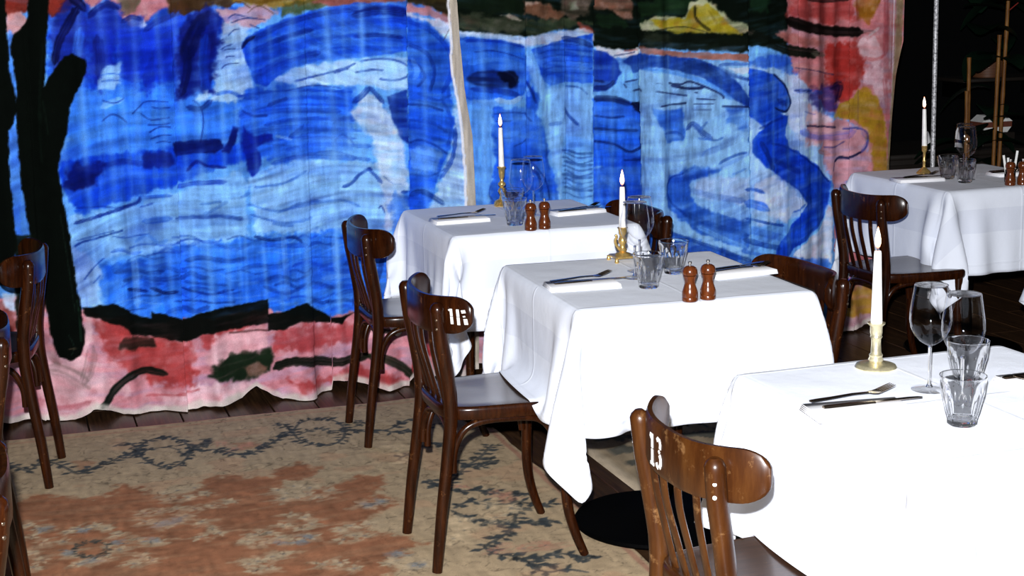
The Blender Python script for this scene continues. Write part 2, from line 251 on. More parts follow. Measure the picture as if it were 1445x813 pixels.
('S','2452b8',0.55,0.0223,0.50,[(1.161,0.508),(1.215,0.501),(1.27,0.485),(1.318,0.505)]),
('S','2452b8',0.55,0.0085,0.50,[(1.39,0.482),(1.46,0.485),(1.531,0.465),(1.592,0.472)]),
('S','16367e',0.55,0.0215,0.50,[(0.403,0.527),(0.478,0.53),(0.554,0.516),(0.62,0.524)]),
('S','0f2868',0.55,0.0217,0.50,[(0.617,0.508),(0.655,0.53),(0.692,0.513),(0.725,0.513)]),
('S','5f9aea',0.55,0.0082,0.50,[(0.711,0.503),(0.761,0.525),(0.81,0.496),(0.853,0.503)]),
('S','16367e',0.55,0.0165,0.50,[(0.932,0.486),(0.995,0.498),(1.057,0.473),(1.112,0.492)]),
('S','7fb2f0',0.55,0.0223,0.50,[(1.171,0.467),(1.219,0.472),(1.267,0.469),(1.308,0.468)]),
('S','5f9aea',0.55,0.0169,0.50,[(1.389,0.447),(1.436,0.467),(1.483,0.44),(1.524,0.463)]),
('S','2452b8',0.55,0.0107,0.50,[(0.393,0.501),(0.451,0.524),(0.506,0.506),(0.555,0.499)]),
('S','16367e',0.55,0.0163,0.50,[(0.632,0.501),(0.687,0.488),(0.742,0.484),(0.789,0.478)]),
('S','7fb2f0',0.55,0.0164,0.50,[(0.83,0.477),(0.859,0.483),(0.888,0.478),(0.913,0.482)]),
('S','16367e',0.55,0.0166,0.50,[(0.97,0.463),(1.017,0.471),(1.062,0.445),(1.102,0.459)]),
('S','5f9aea',0.55,0.0084,0.50,[(1.182,0.458),(1.267,0.443),(1.354,0.436),(1.429,0.439)]),
('S','5f9aea',0.55,0.0170,0.50,[(1.452,0.425),(1.518,0.426),(1.584,0.423),(1.641,0.419)]),
('S','5f9aea',0.55,0.0108,0.50,[(0.403,0.494),(0.471,0.497),(0.537,0.47),(0.596,0.473)]),
('S','1a44a4',0.55,0.0109,0.50,[(0.647,0.475),(0.716,0.469),(0.785,0.444),(0.845,0.453)]),
('S','5f9aea',0.55,0.0221,0.50,[(0.916,0.436),(0.989,0.448),(1.061,0.422),(1.124,0.428)]),
('S','2452b8',0.55,0.0223,0.50,[(1.13,0.434),(1.216,0.432),(1.303,0.42),(1.379,0.408)]),
('S','2452b8',0.55,0.0226,0.50,[(1.428,0.401),(1.497,0.413),(1.566,0.393),(1.626,0.394)]),
('S','0f2868',0.55,0.0107,0.50,[(0.422,0.452),(0.47,0.461),(0.517,0.458),(0.558,0.463)]),
('S','1a44a4',0.55,0.0081,0.50,[(0.568,0.456),(0.612,0.455),(0.656,0.43),(0.695,0.452)]),
('S','7fb2f0',0.55,0.0082,0.50,[(0.735,0.44),(0.805,0.429),(0.877,0.426),(0.938,0.429)]),
('S','1a44a4',0.55,0.0111,0.50,[(1.018,0.408),(1.088,0.408),(1.158,0.385),(1.22,0.406)]),
('S','16367e',0.55,0.0224,0.50,[(1.222,0.397),(1.292,0.406),(1.361,0.38),(1.422,0.393)]),
('S','7fb2f0',0.55,0.0081,0.50,[(0.356,0.438),(0.423,0.452),(0.488,0.432),(0.545,0.425)]),
('S','0f2868',0.55,0.0109,0.50,[(0.586,0.43),(0.667,0.423),(0.748,0.411),(0.818,0.411)]),
('S','7fb2f0',0.55,0.0165,0.50,[(0.895,0.39),(0.955,0.408),(1.014,0.386),(1.065,0.382)]),
('S','0f2868',0.55,0.0166,0.50,[(1.087,0.365),(1.127,0.382),(1.165,0.37),(1.199,0.379)]),
('S','16367e',0.55,0.0168,0.50,[(1.181,0.369),(1.246,0.372),(1.312,0.361),(1.368,0.354)]),
('S','2452b8',0.55,0.0226,0.50,[(1.382,0.347),(1.47,0.363),(1.557,0.341),(1.633,0.334)]),
('S','0f2868',0.55,0.0080,0.50,[(0.394,0.418),(0.426,0.41),(0.458,0.41),(0.486,0.408)]),
('S','16367e',0.55,0.0217,0.50,[(0.559,0.387),(0.616,0.402),(0.67,0.381),(0.719,0.399)]),
('S','0f2868',0.55,0.0218,0.50,[(0.782,0.388),(0.811,0.377),(0.841,0.375),(0.867,0.378)]),
('S','5f9aea',0.55,0.0222,0.50,[(1.084,0.354),(1.119,0.366),(1.153,0.337),(1.183,0.355)]),
('S','2452b8',0.55,0.0167,0.50,[(1.197,0.336),(1.246,0.349),(1.294,0.337),(1.335,0.333)]),
('S','2452b8',0.55,0.0226,0.50,[(1.37,0.324),(1.443,0.33),(1.516,0.324),(1.579,0.315)]),
('S','0d2360',0.80,0.0161,0.45,[(0.416,0.493),(0.49,0.476)]),
('S','0d2360',0.80,0.0162,0.45,[(0.501,0.492),(0.558,0.465),(0.606,0.467)]),
('S','122c74',0.70,0.0136,0.45,[(0.62,0.477),(0.714,0.447),(0.818,0.461)]),
('S','0f2868',0.70,0.0165,0.45,[(0.902,0.662),(0.97,0.641),(1.054,0.646),(1.092,0.621)]),
('S','16347e',0.50,0.0194,0.45,[(0.929,0.464),(1.017,0.428),(1.13,0.453),(1.215,0.424)]),
('S','0e2460',0.60,0.0279,0.45,[(1.293,0.521),(1.313,0.433),(1.292,0.348)]),
('S','0f2868',0.60,0.0224,0.45,[(1.409,0.541),(1.389,0.456),(1.357,0.372)]),
('S','9cc4f4',0.45,0.0321,0.45,[(0.446,0.639),(0.45,0.529),(0.449,0.419)]),
('S','9cc4f4',0.40,0.0275,0.45,[(1.015,0.655),(1.02,0.513),(1.021,0.4)]),
('S','9cc4f4',0.35,0.0278,0.45,[(1.223,0.64),(1.223,0.498)]),
('P','e39aa6',1.00,0.0112,0.35,[(0.11,0.48),(0.255,0.419),(0.467,0.356),(0.736,0.35),(0.936,0.373),(1.125,0.316),(1.297,0.319),(1.414,0.338),(1.831,0.273),(2.858,-0.193),(2.858,-0.45),(-0.305,-0.083),(-0.263,0.505)]),
('P','b93a38',0.80,0.0244,0.50,[(0.28,0.389),(0.402,0.373),(0.438,0.309),(0.624,0.281),(0.661,0.204),(0.642,0.093),(0.507,0.107),(0.404,0.173),(0.328,0.236)]),
('P','c8484a',0.80,0.0164,0.30,[(0.679,0.287),(0.79,0.328),(0.924,0.351),(0.9,0.319),(0.76,0.28),(0.703,0.229)]),
('P','ecb6c0',0.95,0.0164,0.30,[(0.738,0.282),(0.933,0.307),(0.94,0.221),(0.81,0.176),(0.726,0.141),(0.691,0.202)]),
('P','c0454a',0.80,0.0223,0.50,[(0.96,0.285),(1.068,0.304),(1.209,0.269),(1.311,0.289),(1.293,0.203),(1.12,0.196),(0.962,0.205)]),
('P','b83838',0.75,0.0197,0.30,[(1.002,0.086),(1.201,0.054),(1.307,0.114),(1.376,0.078),(1.464,0.04),(1.462,-0.013),(1.288,0.043),(1.057,0.028)]),
('P','c23c40',0.85,0.0171,0.30,[(1.511,0.124),(1.587,0.176),(1.708,0.195),(1.705,0.076),(1.583,0.028),(1.517,0.041)]),
('P','efb9c4',0.95,0.0141,0.30,[(1.32,0.317),(1.429,0.331),(1.446,0.219),(1.323,0.212)]),
('P','f0c0ca',0.80,0.0143,0.30,[(1.585,0.117),(1.766,0.1),(1.824,-0.026),(1.551,-0.013)]),
('P','eec0c8',0.80,0.0267,0.50,[(0.111,0.256),(0.25,0.243),(0.4,0.103),(0.235,-0.011),(0.08,0.006)]),
('P','f2ccd4',0.80,0.0219,0.30,[(0.518,0.063),(0.724,0.099),(0.89,0.082),(0.884,-0.032),(0.554,-0.026)]),
('P','f0c8d0',0.80,0.0133,0.30,[(0.261,0.418),(0.28,0.389),(0.281,0.323),(0.24,0.244),(0.25,0.326)]),
('P','8d3c34',0.80,0.0210,0.30,[(-0.263,0.505),(-0.016,0.485),(0.01,0.429),(0.008,0.32),(-0.274,0.346)]),
('P','cfe0f4',0.95,0.0105,0.30,[(-0.03,0.508),(0.015,0.504),(0.015,0.428),(-0.023,0.453)]),
('P','0e1310',0.97,0.0055,0.25,[(0.251,0.43),(0.314,0.444),(0.382,0.438),(0.432,0.393),(0.5,0.37),(0.501,0.398),(0.57,0.375),(0.633,0.353),(0.683,0.371),(0.738,0.389),(0.943,0.412),(0.944,0.315),(0.844,0.312),(0.783,0.301),(0.679,0.287),(0.628,0.264),(0.517,0.296),(0.427,0.31),(0.393,0.352),(0.311,0.387),(0.259,0.397)]),
('P','0e1310',0.97,0.0056,0.25,[(0.94,0.349),(1.014,0.36),(1.099,0.382),(1.149,0.343),(1.204,0.304),(1.251,0.306),(1.297,0.319),(1.244,0.277),(1.147,0.297),(1.068,0.304),(1.005,0.287),(0.943,0.286)]),
('P','1a2218',0.85,0.0108,0.50,[(0.368,0.293),(0.427,0.31),(0.501,0.292),(0.51,0.263),(0.435,0.254),(0.372,0.265)]),
('S','14201a',0.95,0.0347,0.30,[(0.544,0.151),(0.47,0.166),(0.408,0.156),(0.353,0.111),(0.307,0.054),(0.258,0.02)]),
('S','2a1512',0.60,0.0109,0.45,[(0.788,0.289),(0.871,0.293),(0.943,0.286)]),
('P','1f3222',0.95,0.0137,0.60,[(0.687,0.123),(0.727,0.17),(0.801,0.203),(0.94,0.212),(0.955,0.177),(0.942,0.12),(0.862,0.094),(0.752,0.105)]),
('P','b07c6c',0.70,0.0110,0.50,[(0.837,0.148),(0.899,0.159),(0.931,0.144),(0.925,0.116),(0.852,0.112)]),
('S','131c14',0.95,0.0418,0.25,[(0.959,0.13),(1.033,0.158),(1.146,0.135),(1.232,0.121),(1.308,0.132),(1.332,0.159)]),
('S','1d2c1c',0.92,0.0395,0.30,[(1.332,0.147),(1.407,0.128),(1.483,0.08),(1.523,0.034)]),
('S','141c14',0.90,0.0225,0.45,[(1.359,0.25),(1.426,0.238),(1.458,0.223)]),
('S','4a3020',0.60,0.0084,0.45,[(1.354,0.268),(1.441,0.254)]),
('S','6a4a3c',0.50,0.0084,0.45,[(1.381,0.218),(1.445,0.189)]),
('S','4a4a40',0.32,0.0637,0.80,[(0.108,0.202),(0.169,0.19),(0.224,0.157),(0.254,0.132)]),
('S','55504a',0.30,0.0478,0.80,[(0.278,0.282),(0.264,0.214),(0.239,0.147)]),
('S','58403c',0.30,0.0422,0.45,[(0.101,0.339),(0.127,0.255),(0.155,0.219)]),
('S','c86a78',0.60,0.0238,0.45,[(0.109,0.05),(0.187,0.055),(0.256,0.076)]),
('S','b83a40',0.50,0.0135,0.45,[(0.465,0.066),(0.559,0.067),(0.668,0.076)]),
('S','d8cfc8',0.90,0.0237,0.50,[(-0.071,0.033),(0.042,0.013),(0.158,0.008)]),
('S','d8cfc8',0.90,0.0241,0.50,[(0.301,0.038),(0.392,0.011),(0.485,0.001)]),
('S','d8cfc8',0.90,0.0243,0.50,[(0.475,0.008),(0.596,0.001),(0.72,0.011)]),
('S','d8cfc8',0.90,0.0245,0.50,[(0.72,0.011),(0.782,0.01),(0.845,0.027)]),
('S','d8cfc8',0.90,0.0249,0.50,[(0.985,0.006),(1.091,-0.003),(1.199,0.005)]),
('S','d8cfc8',0.90,0.0251,0.50,[(1.194,0.02),(1.247,0.02),(1.302,0.038)]),
('S','d8cfc8',0.90,0.0254,0.50,[(1.404,0.016),(1.493,0.019),(1.583,0.04)]),
('S','d8cfc8',0.90,0.0257,0.50,[(1.583,0.04),(1.719,0.027),(1.856,0.031)]),
('S','8d8478',0.70,0.0134,0.45,[(0.355,0.012),(0.421,-0.003),(0.488,-0.004)]),
('P','5f93e0',0.95,0.0079,0.30,[(0.054,1.478),(0.095,1.426),(0.072,1.063),(0.047,0.681),(0.022,0.683),(0.027,1.066)]),
('P','0b110d',1.00,0.0052,0.00,[(-0.175,1.735),(0.042,1.733),(0.051,1.58),(0.048,1.453),(0.047,1.337),(0.062,1.22),(0.064,1.179),(0.029,1.092),(0.025,0.961),(0.027,0.802),(0.032,0.682),(0.019,0.643),(0.012,0.536),(-0.259,0.558)]),
('P','0b110d',1.00,0.0053,0.00,[(0.115,1.502),(0.128,1.558),(0.149,1.731),(0.209,1.73),(0.196,1.526),(0.184,1.423),(0.164,1.263),(0.192,1.309),(0.241,1.372),(0.267,1.382),(0.287,1.368),(0.316,1.357),(0.32,1.336),(0.29,1.263),(0.251,1.197),(0.235,1.097),(0.197,0.98),(0.201,0.871),(0.213,0.78),(0.226,0.655),(0.229,0.541),(0.246,0.436),(0.251,0.348),(0.248,0.293),(0.23,0.251),(0.192,0.232),(0.157,0.244),(0.139,0.287),(0.128,0.359),(0.115,0.474),(0.107,0.588),(0.087,0.678),(0.07,0.8),(0.061,0.906),(0.057,1.064),(0.06,1.194),(0.069,1.246),(0.061,1.35),(0.055,1.412),(0.067,1.452),(0.101,1.485)]),
('P','10180f',0.95,0.0079,0.30,[(0.029,0.722),(0.1,0.718),(0.113,0.528),(0.096,0.34),(0.032,0.209),(0.01,0.347),(0.012,0.536)]),
('S','2a4a3a',0.70,0.0106,0.80,[(0.232,0.464),(0.238,0.382),(0.238,0.3)]),
('S','22382c',0.35,0.0158,0.90,[(0.169,1.424),(0.143,1.165),(0.142,0.981)]),
('S','3a5a4c',0.40,0.0079,0.90,[(0.191,0.792),(0.206,0.629),(0.224,0.411)]),
('S','3d5c50',0.60,0.0053,0.45,[(0.193,0.331),(0.211,0.285),(0.199,0.254)]),
('S','22382c',0.50,0.0079,0.45,[(0.156,1.216),(0.168,1.085)]),
('S','9c8a70',0.50,0.0080,0.45,[(0.19,0.276),(0.221,0.279)]),
('P','0f1a12',1.00,0.0089,0.30,[(1.761,1.711),(3.27,1.692),(3.255,1.513),(3.244,1.333),(3.055,1.32),(3.028,1.327),(2.856,1.338),(2.558,1.365),(2.545,1.318),(2.406,1.328),(2.35,1.342),(2.331,1.389),(2.22,1.42),(2.037,1.391),(1.887,1.407),(1.754,1.422)]),
('P','5b6050',0.80,0.0174,0.60,[(1.77,1.5),(1.918,1.474),(2.038,1.454),(2.022,1.403),(1.887,1.412),(1.768,1.427)]),
('P','4a5440',0.80,0.0118,0.60,[(2.038,1.454),(2.221,1.46),(2.338,1.435),(2.22,1.42),(2.043,1.397)]),
('P','b8b0a4',0.80,0.0058,0.50,[(1.93,1.479),(1.966,1.489),(1.996,1.472),(2.026,1.454),(1.978,1.461)]),
('P','9a6a50',0.85,0.0117,0.60,[(2.03,1.533),(2.13,1.525),(2.221,1.483),(2.19,1.456),(2.099,1.469),(2.038,1.482)]),
('P','c8b4a8',0.80,0.0087,0.30,[(2.033,1.539),(2.1,1.526),(2.039,1.516)]),
('P','1c2a1c',0.80,0.0145,0.50,[(1.773,1.6),(1.92,1.597),(2.024,1.539),(2.023,1.471),(1.888,1.491),(1.771,1.516)]),
('P','7c6a5c',0.80,0.0147,0.60,[(2.192,1.592),(2.334,1.59),(2.326,1.475),(2.267,1.454),(2.209,1.489)]),
('P','7c8c78',0.70,0.0088,0.30,[(2.246,1.523),(2.271,1.528),(2.277,1.499),(2.252,1.494)]),
('P','a06e58',0.85,0.0118,0.60,[(2.352,1.589),(2.509,1.586),(2.508,1.453),(2.47,1.449),(2.414,1.49),(2.351,1.503)]),
('P','27402a',0.70,0.0119,0.60,[(2.36,1.474),(2.439,1.467),(2.482,1.425),(2.407,1.415),(2.36,1.434)]),
('P','b85040',0.80,0.0088,0.50,[(2.276,1.442),(2.319,1.429),(2.35,1.4),(2.325,1.395),(2.288,1.413)]),
('P','c8d6ea',1.00,0.0088,0.50,[(1.754,1.422),(1.887,1.412),(2.037,1.391),(2.22,1.415),(2.301,1.418),(2.35,1.394),(2.35,1.365),(2.22,1.374),(2.189,1.358),(2.036,1.351),(1.916,1.383),(1.768,1.399)]),
('P','dfe4ee',0.95,0.0089,0.40,[(2.35,1.342),(2.469,1.326),(2.552,1.33),(2.551,1.289),(2.469,1.286),(2.374,1.306)]),
('S','b04a40',0.70,0.0089,0.45,[(2.469,1.321),(2.532,1.324)]),
('S','1c2850',0.80,0.0074,0.45,[(2.425,1.302),(2.482,1.309),(2.52,1.316)]),
('P','2f4a30',0.80,0.0181,0.50,[(2.546,1.516),(2.726,1.542),(2.803,1.522),(2.771,1.464),(2.629,1.468),(2.559,1.429)]),
('P','c3c8a0',0.95,0.0091,0.50,[(2.559,1.429),(2.629,1.456),(2.764,1.453),(2.79,1.511),(2.823,1.534),(2.869,1.515),(2.954,1.43),(3.027,1.411),(3.028,1.381),(2.856,1.386),(2.558,1.406)]),
('P','b5a41c',0.97,0.0091,0.70,[(2.61,1.445),(2.764,1.447),(2.803,1.499),(2.856,1.51),(2.908,1.455),(2.954,1.401),(2.988,1.376),(2.856,1.386),(2.725,1.383),(2.648,1.409)]),
('S','2a2a10',0.85,0.0151,0.45,[(2.81,1.499),(2.81,1.452),(2.836,1.416),(2.869,1.391)]),
('S','7a6a10',0.50,0.0121,0.80,[(2.856,1.48),(2.895,1.42)]),
('S','2a3018',0.60,0.0090,0.45,[(2.629,1.398),(2.758,1.412),(2.856,1.386)]),
('P','182018',0.95,0.0092,0.35,[(2.552,1.4),(2.693,1.39),(2.856,1.374),(3.028,1.363),(3.028,1.297),(2.856,1.309),(2.552,1.33)]),
('P','5a6050',0.50,0.0180,0.70,[(2.581,1.387),(2.693,1.378),(2.709,1.343),(2.571,1.341)]),
('P','b87668',0.95,0.0061,0.40,[(2.552,1.336),(2.725,1.307),(3.028,1.291),(3.028,1.261),(2.856,1.273),(2.693,1.29),(2.564,1.306)]),
('P','2a4a34',0.70,0.0154,0.50,[(3.04,1.547),(3.134,1.527),(3.127,1.468),(3.047,1.476)]),
('P','d0c8c0',0.70,0.0061,0.30,[(3.034,1.387),(3.068,1.386),(3.054,1.368),(3.034,1.375)]),
('P','3a74d2',1.00,0.0087,0.50,[(1.762,1.399),(1.916,1.383),(2.03,1.357),(2.041,1.311),(2.049,1.225),(2.02,1.14),(1.911,1.144),(1.767,1.145)]),
('S','16389a',0.70,0.0144,0.50,[(1.797,1.381),(1.916,1.378),(2.03,1.351)]),
('S','16307e',0.70,0.0086,0.50,[(1.831,1.335),(1.915,1.338),(2.029,1.3)]),
('S','5a94e4',0.70,0.0229,0.50,[(1.767,1.359),(1.856,1.368)]),
('S','5a94e4',0.70,0.0230,0.50,[(1.807,1.291),(1.914,1.304),(2.022,1.277)]),
('S','0c1640',0.75,0.0864,0.40,[(1.811,1.228),(1.883,1.225),(1.949,1.217),(1.984,1.199)]),
('S','070b24',0.85,0.0750,0.30,[(1.931,1.246),(1.973,1.222),(1.966,1.194)]),
('S','16307e',0.60,0.0288,0.45,[(1.816,1.188),(1.912,1.179),(2.002,1.158)]),
('S','bcd6f2',0.80,0.0231,0.45,[(1.911,1.144),(1.965,1.131),(2.014,1.152)]),
('P','2c62c8',0.95,0.0145,0.50,[(1.898,1.11),(2.001,1.112),(2.025,1.105),(2.045,1.168),(2.069,1.195),(2.093,1.137),(2.08,1.08),(2.103,1.032),(2.127,0.973),(2.138,0.873),(2.168,0.783),(2.185,0.708),(1.871,0.713),(1.906,0.914)]),
('P','2f68cc',0.80,0.0087,0.30,[(2.041,1.311),(2.059,1.299),(2.058,1.225),(2.045,1.196)]),
('P','6ea4e8',0.90,0.0144,0.40,[(1.767,1.136),(1.892,1.116),(1.894,0.915),(1.865,0.713),(1.793,0.718),(1.799,0.977),(1.777,1.064)]),
('S','14307c',0.70,0.0087,0.40,[(1.903,1.082),(1.97,1.09),(2.031,1.082)]),
('S','14307c',0.70,0.0087,0.40,[(1.909,1.053),(1.969,1.056)]),
('S','14307c',0.70,0.0116,0.40,[(2.025,1.088),(2.043,1.064),(2.061,1.046)]),
('S','14307c',0.70,0.0087,0.40,[(1.973,0.951),(2.016,0.967),(2.035,0.983)]),
('S','14307c',0.70,0.0116,0.40,[(1.942,0.906),(2.027,0.896),(2.076,0.858),(2.118,0.797),(2.136,0.726)]),
('S','14307c',0.70,0.0145,0.40,[(2.033,0.878),(2.088,0.817),(2.098,0.728)]),
('S','14307c',0.70,0.0086,0.40,[(1.885,0.793),(1.878,0.753),(1.902,0.722)]),
('S','14307c',0.70,0.0058,0.40,[(1.907,0.983),(1.968,0.986)]),
('S','14307c',0.70,0.0145,0.40,[(2.039,1.214),(2.063,1.167),(2.08,1.12)]),
('S','5c96e4',0.50,0.0231,0.45,[(1.944,0.999),(1.999,1.008)]),
('P','2e60c4',1.00,0.0058,0.75,[(2.06,1.339),(2.189,1.37),(2.338,1.394),(2.335,1.191),(2.217,1.201),(2.149,1.187),(2.113,1.217),(2.083,1.287)]),
('S','16368a',0.55,0.0088,0.80,[(2.084,1.344),(2.189,1.358),(2.337,1.345)]),
('S','16368a',0.55,0.0088,0.80,[(2.092,1.321),(2.188,1.335),(2.337,1.322)]),
('S','16368a',0.55,0.0088,0.80,[(2.101,1.298),(2.188,1.312),(2.337,1.299)]),
('S','16368a',0.55,0.0088,0.80,[(2.109,1.275),(2.188,1.289),(2.336,1.275)]),
('S','16368a',0.55,0.0088,0.80,[(2.117,1.251),(2.187,1.266),(2.336,1.252)]),
('S','16368a',0.55,0.0088,0.80,[(2.125,1.228),(2.187,1.243),(2.336,1.229)]),
('S','12265e',0.60,0.0293,0.45,[(2.207,1.381),(2.281,1.367),(2.337,1.342)]),
('P','9cc4ee',0.90,0.0117,0.30,[(2.035,1.334),(2.059,1.311),(2.113,1.211),(2.131,1.182),(2.335,1.179),(2.333,0.951),(2.202,0.987),(2.185,0.693),(2.169,0.842),(2.122,1.02),(2.093,1.166),(2.049,1.254)]),
('S','3a5ea8',0.50,0.0234,0.70,[(2.14,1.03),(2.196,1.034)]),
('S','24468e',0.75,0.0146,0.45,[(2.216,1.097),(2.24,1.061),(2.277,1.018)]),
('S','24468e',0.70,0.0088,0.45,[(2.217,1.184),(2.279,1.176),(2.316,1.145)]),
('S','16346f',0.60,0.0147,0.40,[(2.195,0.922),(2.232,0.915),(2.276,0.901),(2.332,0.901)]),
('S','16346f',0.60,0.0088,0.40,[(2.204,0.91),(2.232,0.903),(2.275,0.883),(2.332,0.889)]),
('S','16346f',0.60,0.0088,0.40,[(2.194,0.893),(2.231,0.885),(2.275,0.859),(2.332,0.871)]),
('S','16346f',0.60,0.0147,0.40,[(2.203,0.875),(2.231,0.868),(2.275,0.853),(2.332,0.853)]),
('S','16346f',0.60,0.0088,0.40,[(2.194,0.858),(2.231,0.85),(2.275,0.83),(2.331,0.836)]),
('S','16346f',0.60,0.0088,0.40,[(2.203,0.84),(2.231,0.832),(2.274,0.806),(2.331,0.818)]),
('S','16346f',0.60,0.0147,0.40,[(2.193,0.823),(2.231,0.815),(2.274,0.8),(2.331,0.8)]),
('S','16346f',0.60,0.0088,0.40,[(2.202,0.804),(2.23,0.797),(2.274,0.776),(2.331,0.782)]),
('S','16346f',0.60,0.0088,0.40,[(2.193,0.787),(2.23,0.779),(2.274,0.753),(2.331,0.764)]),
('S','16346f',0.60,0.0147,0.40,[(2.202,0.769),(2.23,0.761),(2.274,0.747),(2.33,0.746)]),
('S','16346f',0.60,0.0088,0.40,[(2.192,0.746),(2.229,0.738),(2.273,0.717),(2.33,0.723)]),
('S','3a68b4',0.50,0.0587,0.90,[(2.274,0.776),(2.292,0.716)]),
('S','24468e',0.60,0.0059,0.30,[(2.343,0.766),(2.374,0.675)]),
('S','24468e',0.60,0.0059,0.30,[(2.359,0.766),(2.393,0.674)]),
('S','24468e',0.60,0.0059,0.30,[(2.375,0.765),(2.412,0.673)]),
('S','24468e',0.60,0.0059,0.30,[(2.391,0.764),(2.432,0.671)]),
('S','24468e',0.60,0.0059,0.30,[(2.407,0.763),(2.451,0.67)]),
('P','1d3f9c',0.97,0.0059,0.40,[(2.343,1.33),(2.4,1.317),(2.443,1.281),(2.456,1.233),(2.436,1.187),(2.392,1.154),(2.341,1.156)]),
('S','0f2058',0.70,0.0236,0.45,[(2.348,1.173),(2.398,1.171),(2.43,1.199)]),
('S','0f2058',0.70,0.0148,0.45,[(2.348,1.202),(2.392,1.195)]),
('P','3670d4',1.00,0.0060,0.40,[(2.335,1.127),(2.455,1.122),(2.557,1.088),(2.601,1.027),(2.588,0.968),(2.556,0.925),(2.549,0.844),(2.439,0.838),(2.338,0.844)]),
('S','0f1f52',0.85,0.0296,0.30,[(2.347,1.126),(2.429,1.123),(2.499,1.097)]),
('S','0a1030',0.93,0.0447,0.20,[(2.505,1.102),(2.569,1.064),(2.592,1.021),(2.578,0.974),(2.556,0.952)]),
('S','12265e',0.70,0.0118,0.45,[(2.347,1.056),(2.41,1.047),(2.473,1.05)]),
('S','12265e',0.70,0.0148,0.45,[(2.346,1.003),(2.434,0.993),(2.53,0.989)]),
('S','12265e',0.80,0.0148,0.45,[(2.345,0.95),(2.428,0.934),(2.491,0.901),(2.549,0.922)]),
('S','14307c',0.60,0.0268,0.45,[(2.543,0.97),(2.549,0.88),(2.497,0.859)]),
('S','5c96e8',0.50,0.0355,0.45,[(2.371,1.031),(2.435,1.023),(2.492,1.008)]),
('S','5c96e8',0.40,0.0296,0.45,[(2.358,0.973),(2.466,0.962)]),
('P','2d62c8',0.90,0.0120,0.45,[(2.338,0.832),(2.465,0.867),(2.568,0.861),(2.626,0.816),(2.659,0.748),(2.626,0.689),(2.56,0.639),(2.464,0.645),(2.336,0.698)]),
('S','14306f',0.75,0.0120,0.45,[(2.465,0.867),(2.562,0.862),(2.62,0.817),(2.652,0.754),(2.626,0.689),(2.606,0.666)]),
('S','86b4ee',0.45,0.0355,0.70,[(2.375,0.8),(2.432,0.761),(2.464,0.705)]),
('P','a5caf0',0.95,0.0092,0.20,[(2.545,1.283),(3.028,1.255),(3.033,0.297),(2.657,0.327),(2.544,0.64)]),
('P','2a4f9e',0.97,0.0061,0.45,[(2.462,1.28),(2.494,1.296),(2.551,1.306),(2.725,1.289),(2.823,1.274),(2.889,1.248),(2.969,1.185),(3.029,1.104),(3.029,1.068),(2.956,1.101),(2.896,1.158),(2.823,1.202),(2.725,1.23),(2.628,1.245),(2.551,1.242),(2.506,1.226),(2.494,1.261)]),
('S','5a94e2',0.70,0.0242,0.60,[(2.57,1.241),(2.725,1.218),(2.856,1.171),(2.956,1.101)]),
('S','16306c',0.50,0.0423,0.45,[(2.764,1.258),(2.856,1.231),(2.922,1.169)]),
('S','3a5aa0',0.80,0.0182,0.45,[(2.902,1.247),(2.955,1.252),(3.022,1.249)]),
('S','3a5aa0',0.80,0.0182,0.45,[(2.902,1.241),(2.955,1.204),(3.029,1.183)]),
('P','dce8f8',0.95,0.0061,0.30,[(2.942,1.234),(3.028,1.243),(3.029,1.207),(2.968,1.215)]),
('S','1a2450',0.85,0.0089,0.20,[(2.471,1.192),(2.5,1.197),(2.532,1.201)]),
('S','1a2450',0.85,0.0089,0.20,[(2.468,1.186),(2.48,1.168)]),
('S','1a2450',0.85,0.0119,0.20,[(2.506,1.155),(2.544,1.16),(2.563,1.147)]),
('S','1a2450',0.85,0.0090,0.20,[(2.628,1.145),(2.725,1.129),(2.777,1.121)]),
('S','1a2450',0.85,0.0121,0.20,[(2.692,1.178),(2.738,1.17),(2.79,1.18),(2.856,1.153),(2.916,1.121),(2.922,1.103)]),
('S','1a2450',0.85,0.0151,0.20,[(2.705,1.165),(2.79,1.15),(2.843,1.154)]),
('S','1a2450',0.85,0.0091,0.20,[(2.816,1.107),(2.889,1.101)]),
('S','1a2450',0.85,0.0076,0.20,[(2.803,1.084),(2.882,1.083)]),
('S','1a2450',0.85,0.0105,0.20,[(2.647,1.081),(2.725,1.087),(2.771,1.091)]),
('S','1a2450',0.85,0.0061,0.20,[(2.803,1.06),(2.876,1.06)]),
('S','1a2450',0.85,0.0045,0.20,[(2.628,1.18),(2.66,1.176)]),
('S','1a2450',0.85,0.0122,0.20,[(2.916,1.073),(3.029,1.068)]),
('S','1a2450',0.85,0.0091,0.20,[(2.81,1.134),(2.823,1.131)]),
('P','3f74cc',0.90,0.0090,0.80,[(2.614,1.071),(2.686,1.065),(2.751,1.074),(2.764,0.929),(2.685,0.927),(2.653,0.989)]),
('S','1c3f90',0.60,0.0180,0.70,[(2.672,0.964),(2.725,0.967),(2.757,0.942)]),
('P','3b6cc0',0.70,0.0122,0.90,[(2.936,1.066),(3.023,1.068),(3.023,0.965),(2.976,0.98),(2.943,1.005)]),
('S','1c3a88',0.70,0.0272,0.70,[(2.77,0.977),(2.803,1.0),(2.843,0.956),(2.876,0.936)]),
('S','3a62ac',0.60,0.0121,0.45,[(2.856,1.009),(2.823,0.963)]),
('S','3a62ac',0.70,0.0121,0.45,[(2.823,0.938),(2.889,0.929),(2.923,0.94)]),
('S','5c84c4',0.60,0.0091,0.45,[(2.903,0.904),(2.856,0.888),(2.836,0.859)]),
('S','2c4f98',0.70,0.0152,0.45,[(3.017,0.874),(2.97,0.864),(2.903,0.825)]),
('S','3a62ac',0.60,0.0122,0.45,[(3.017,0.807),(2.957,0.779)]),
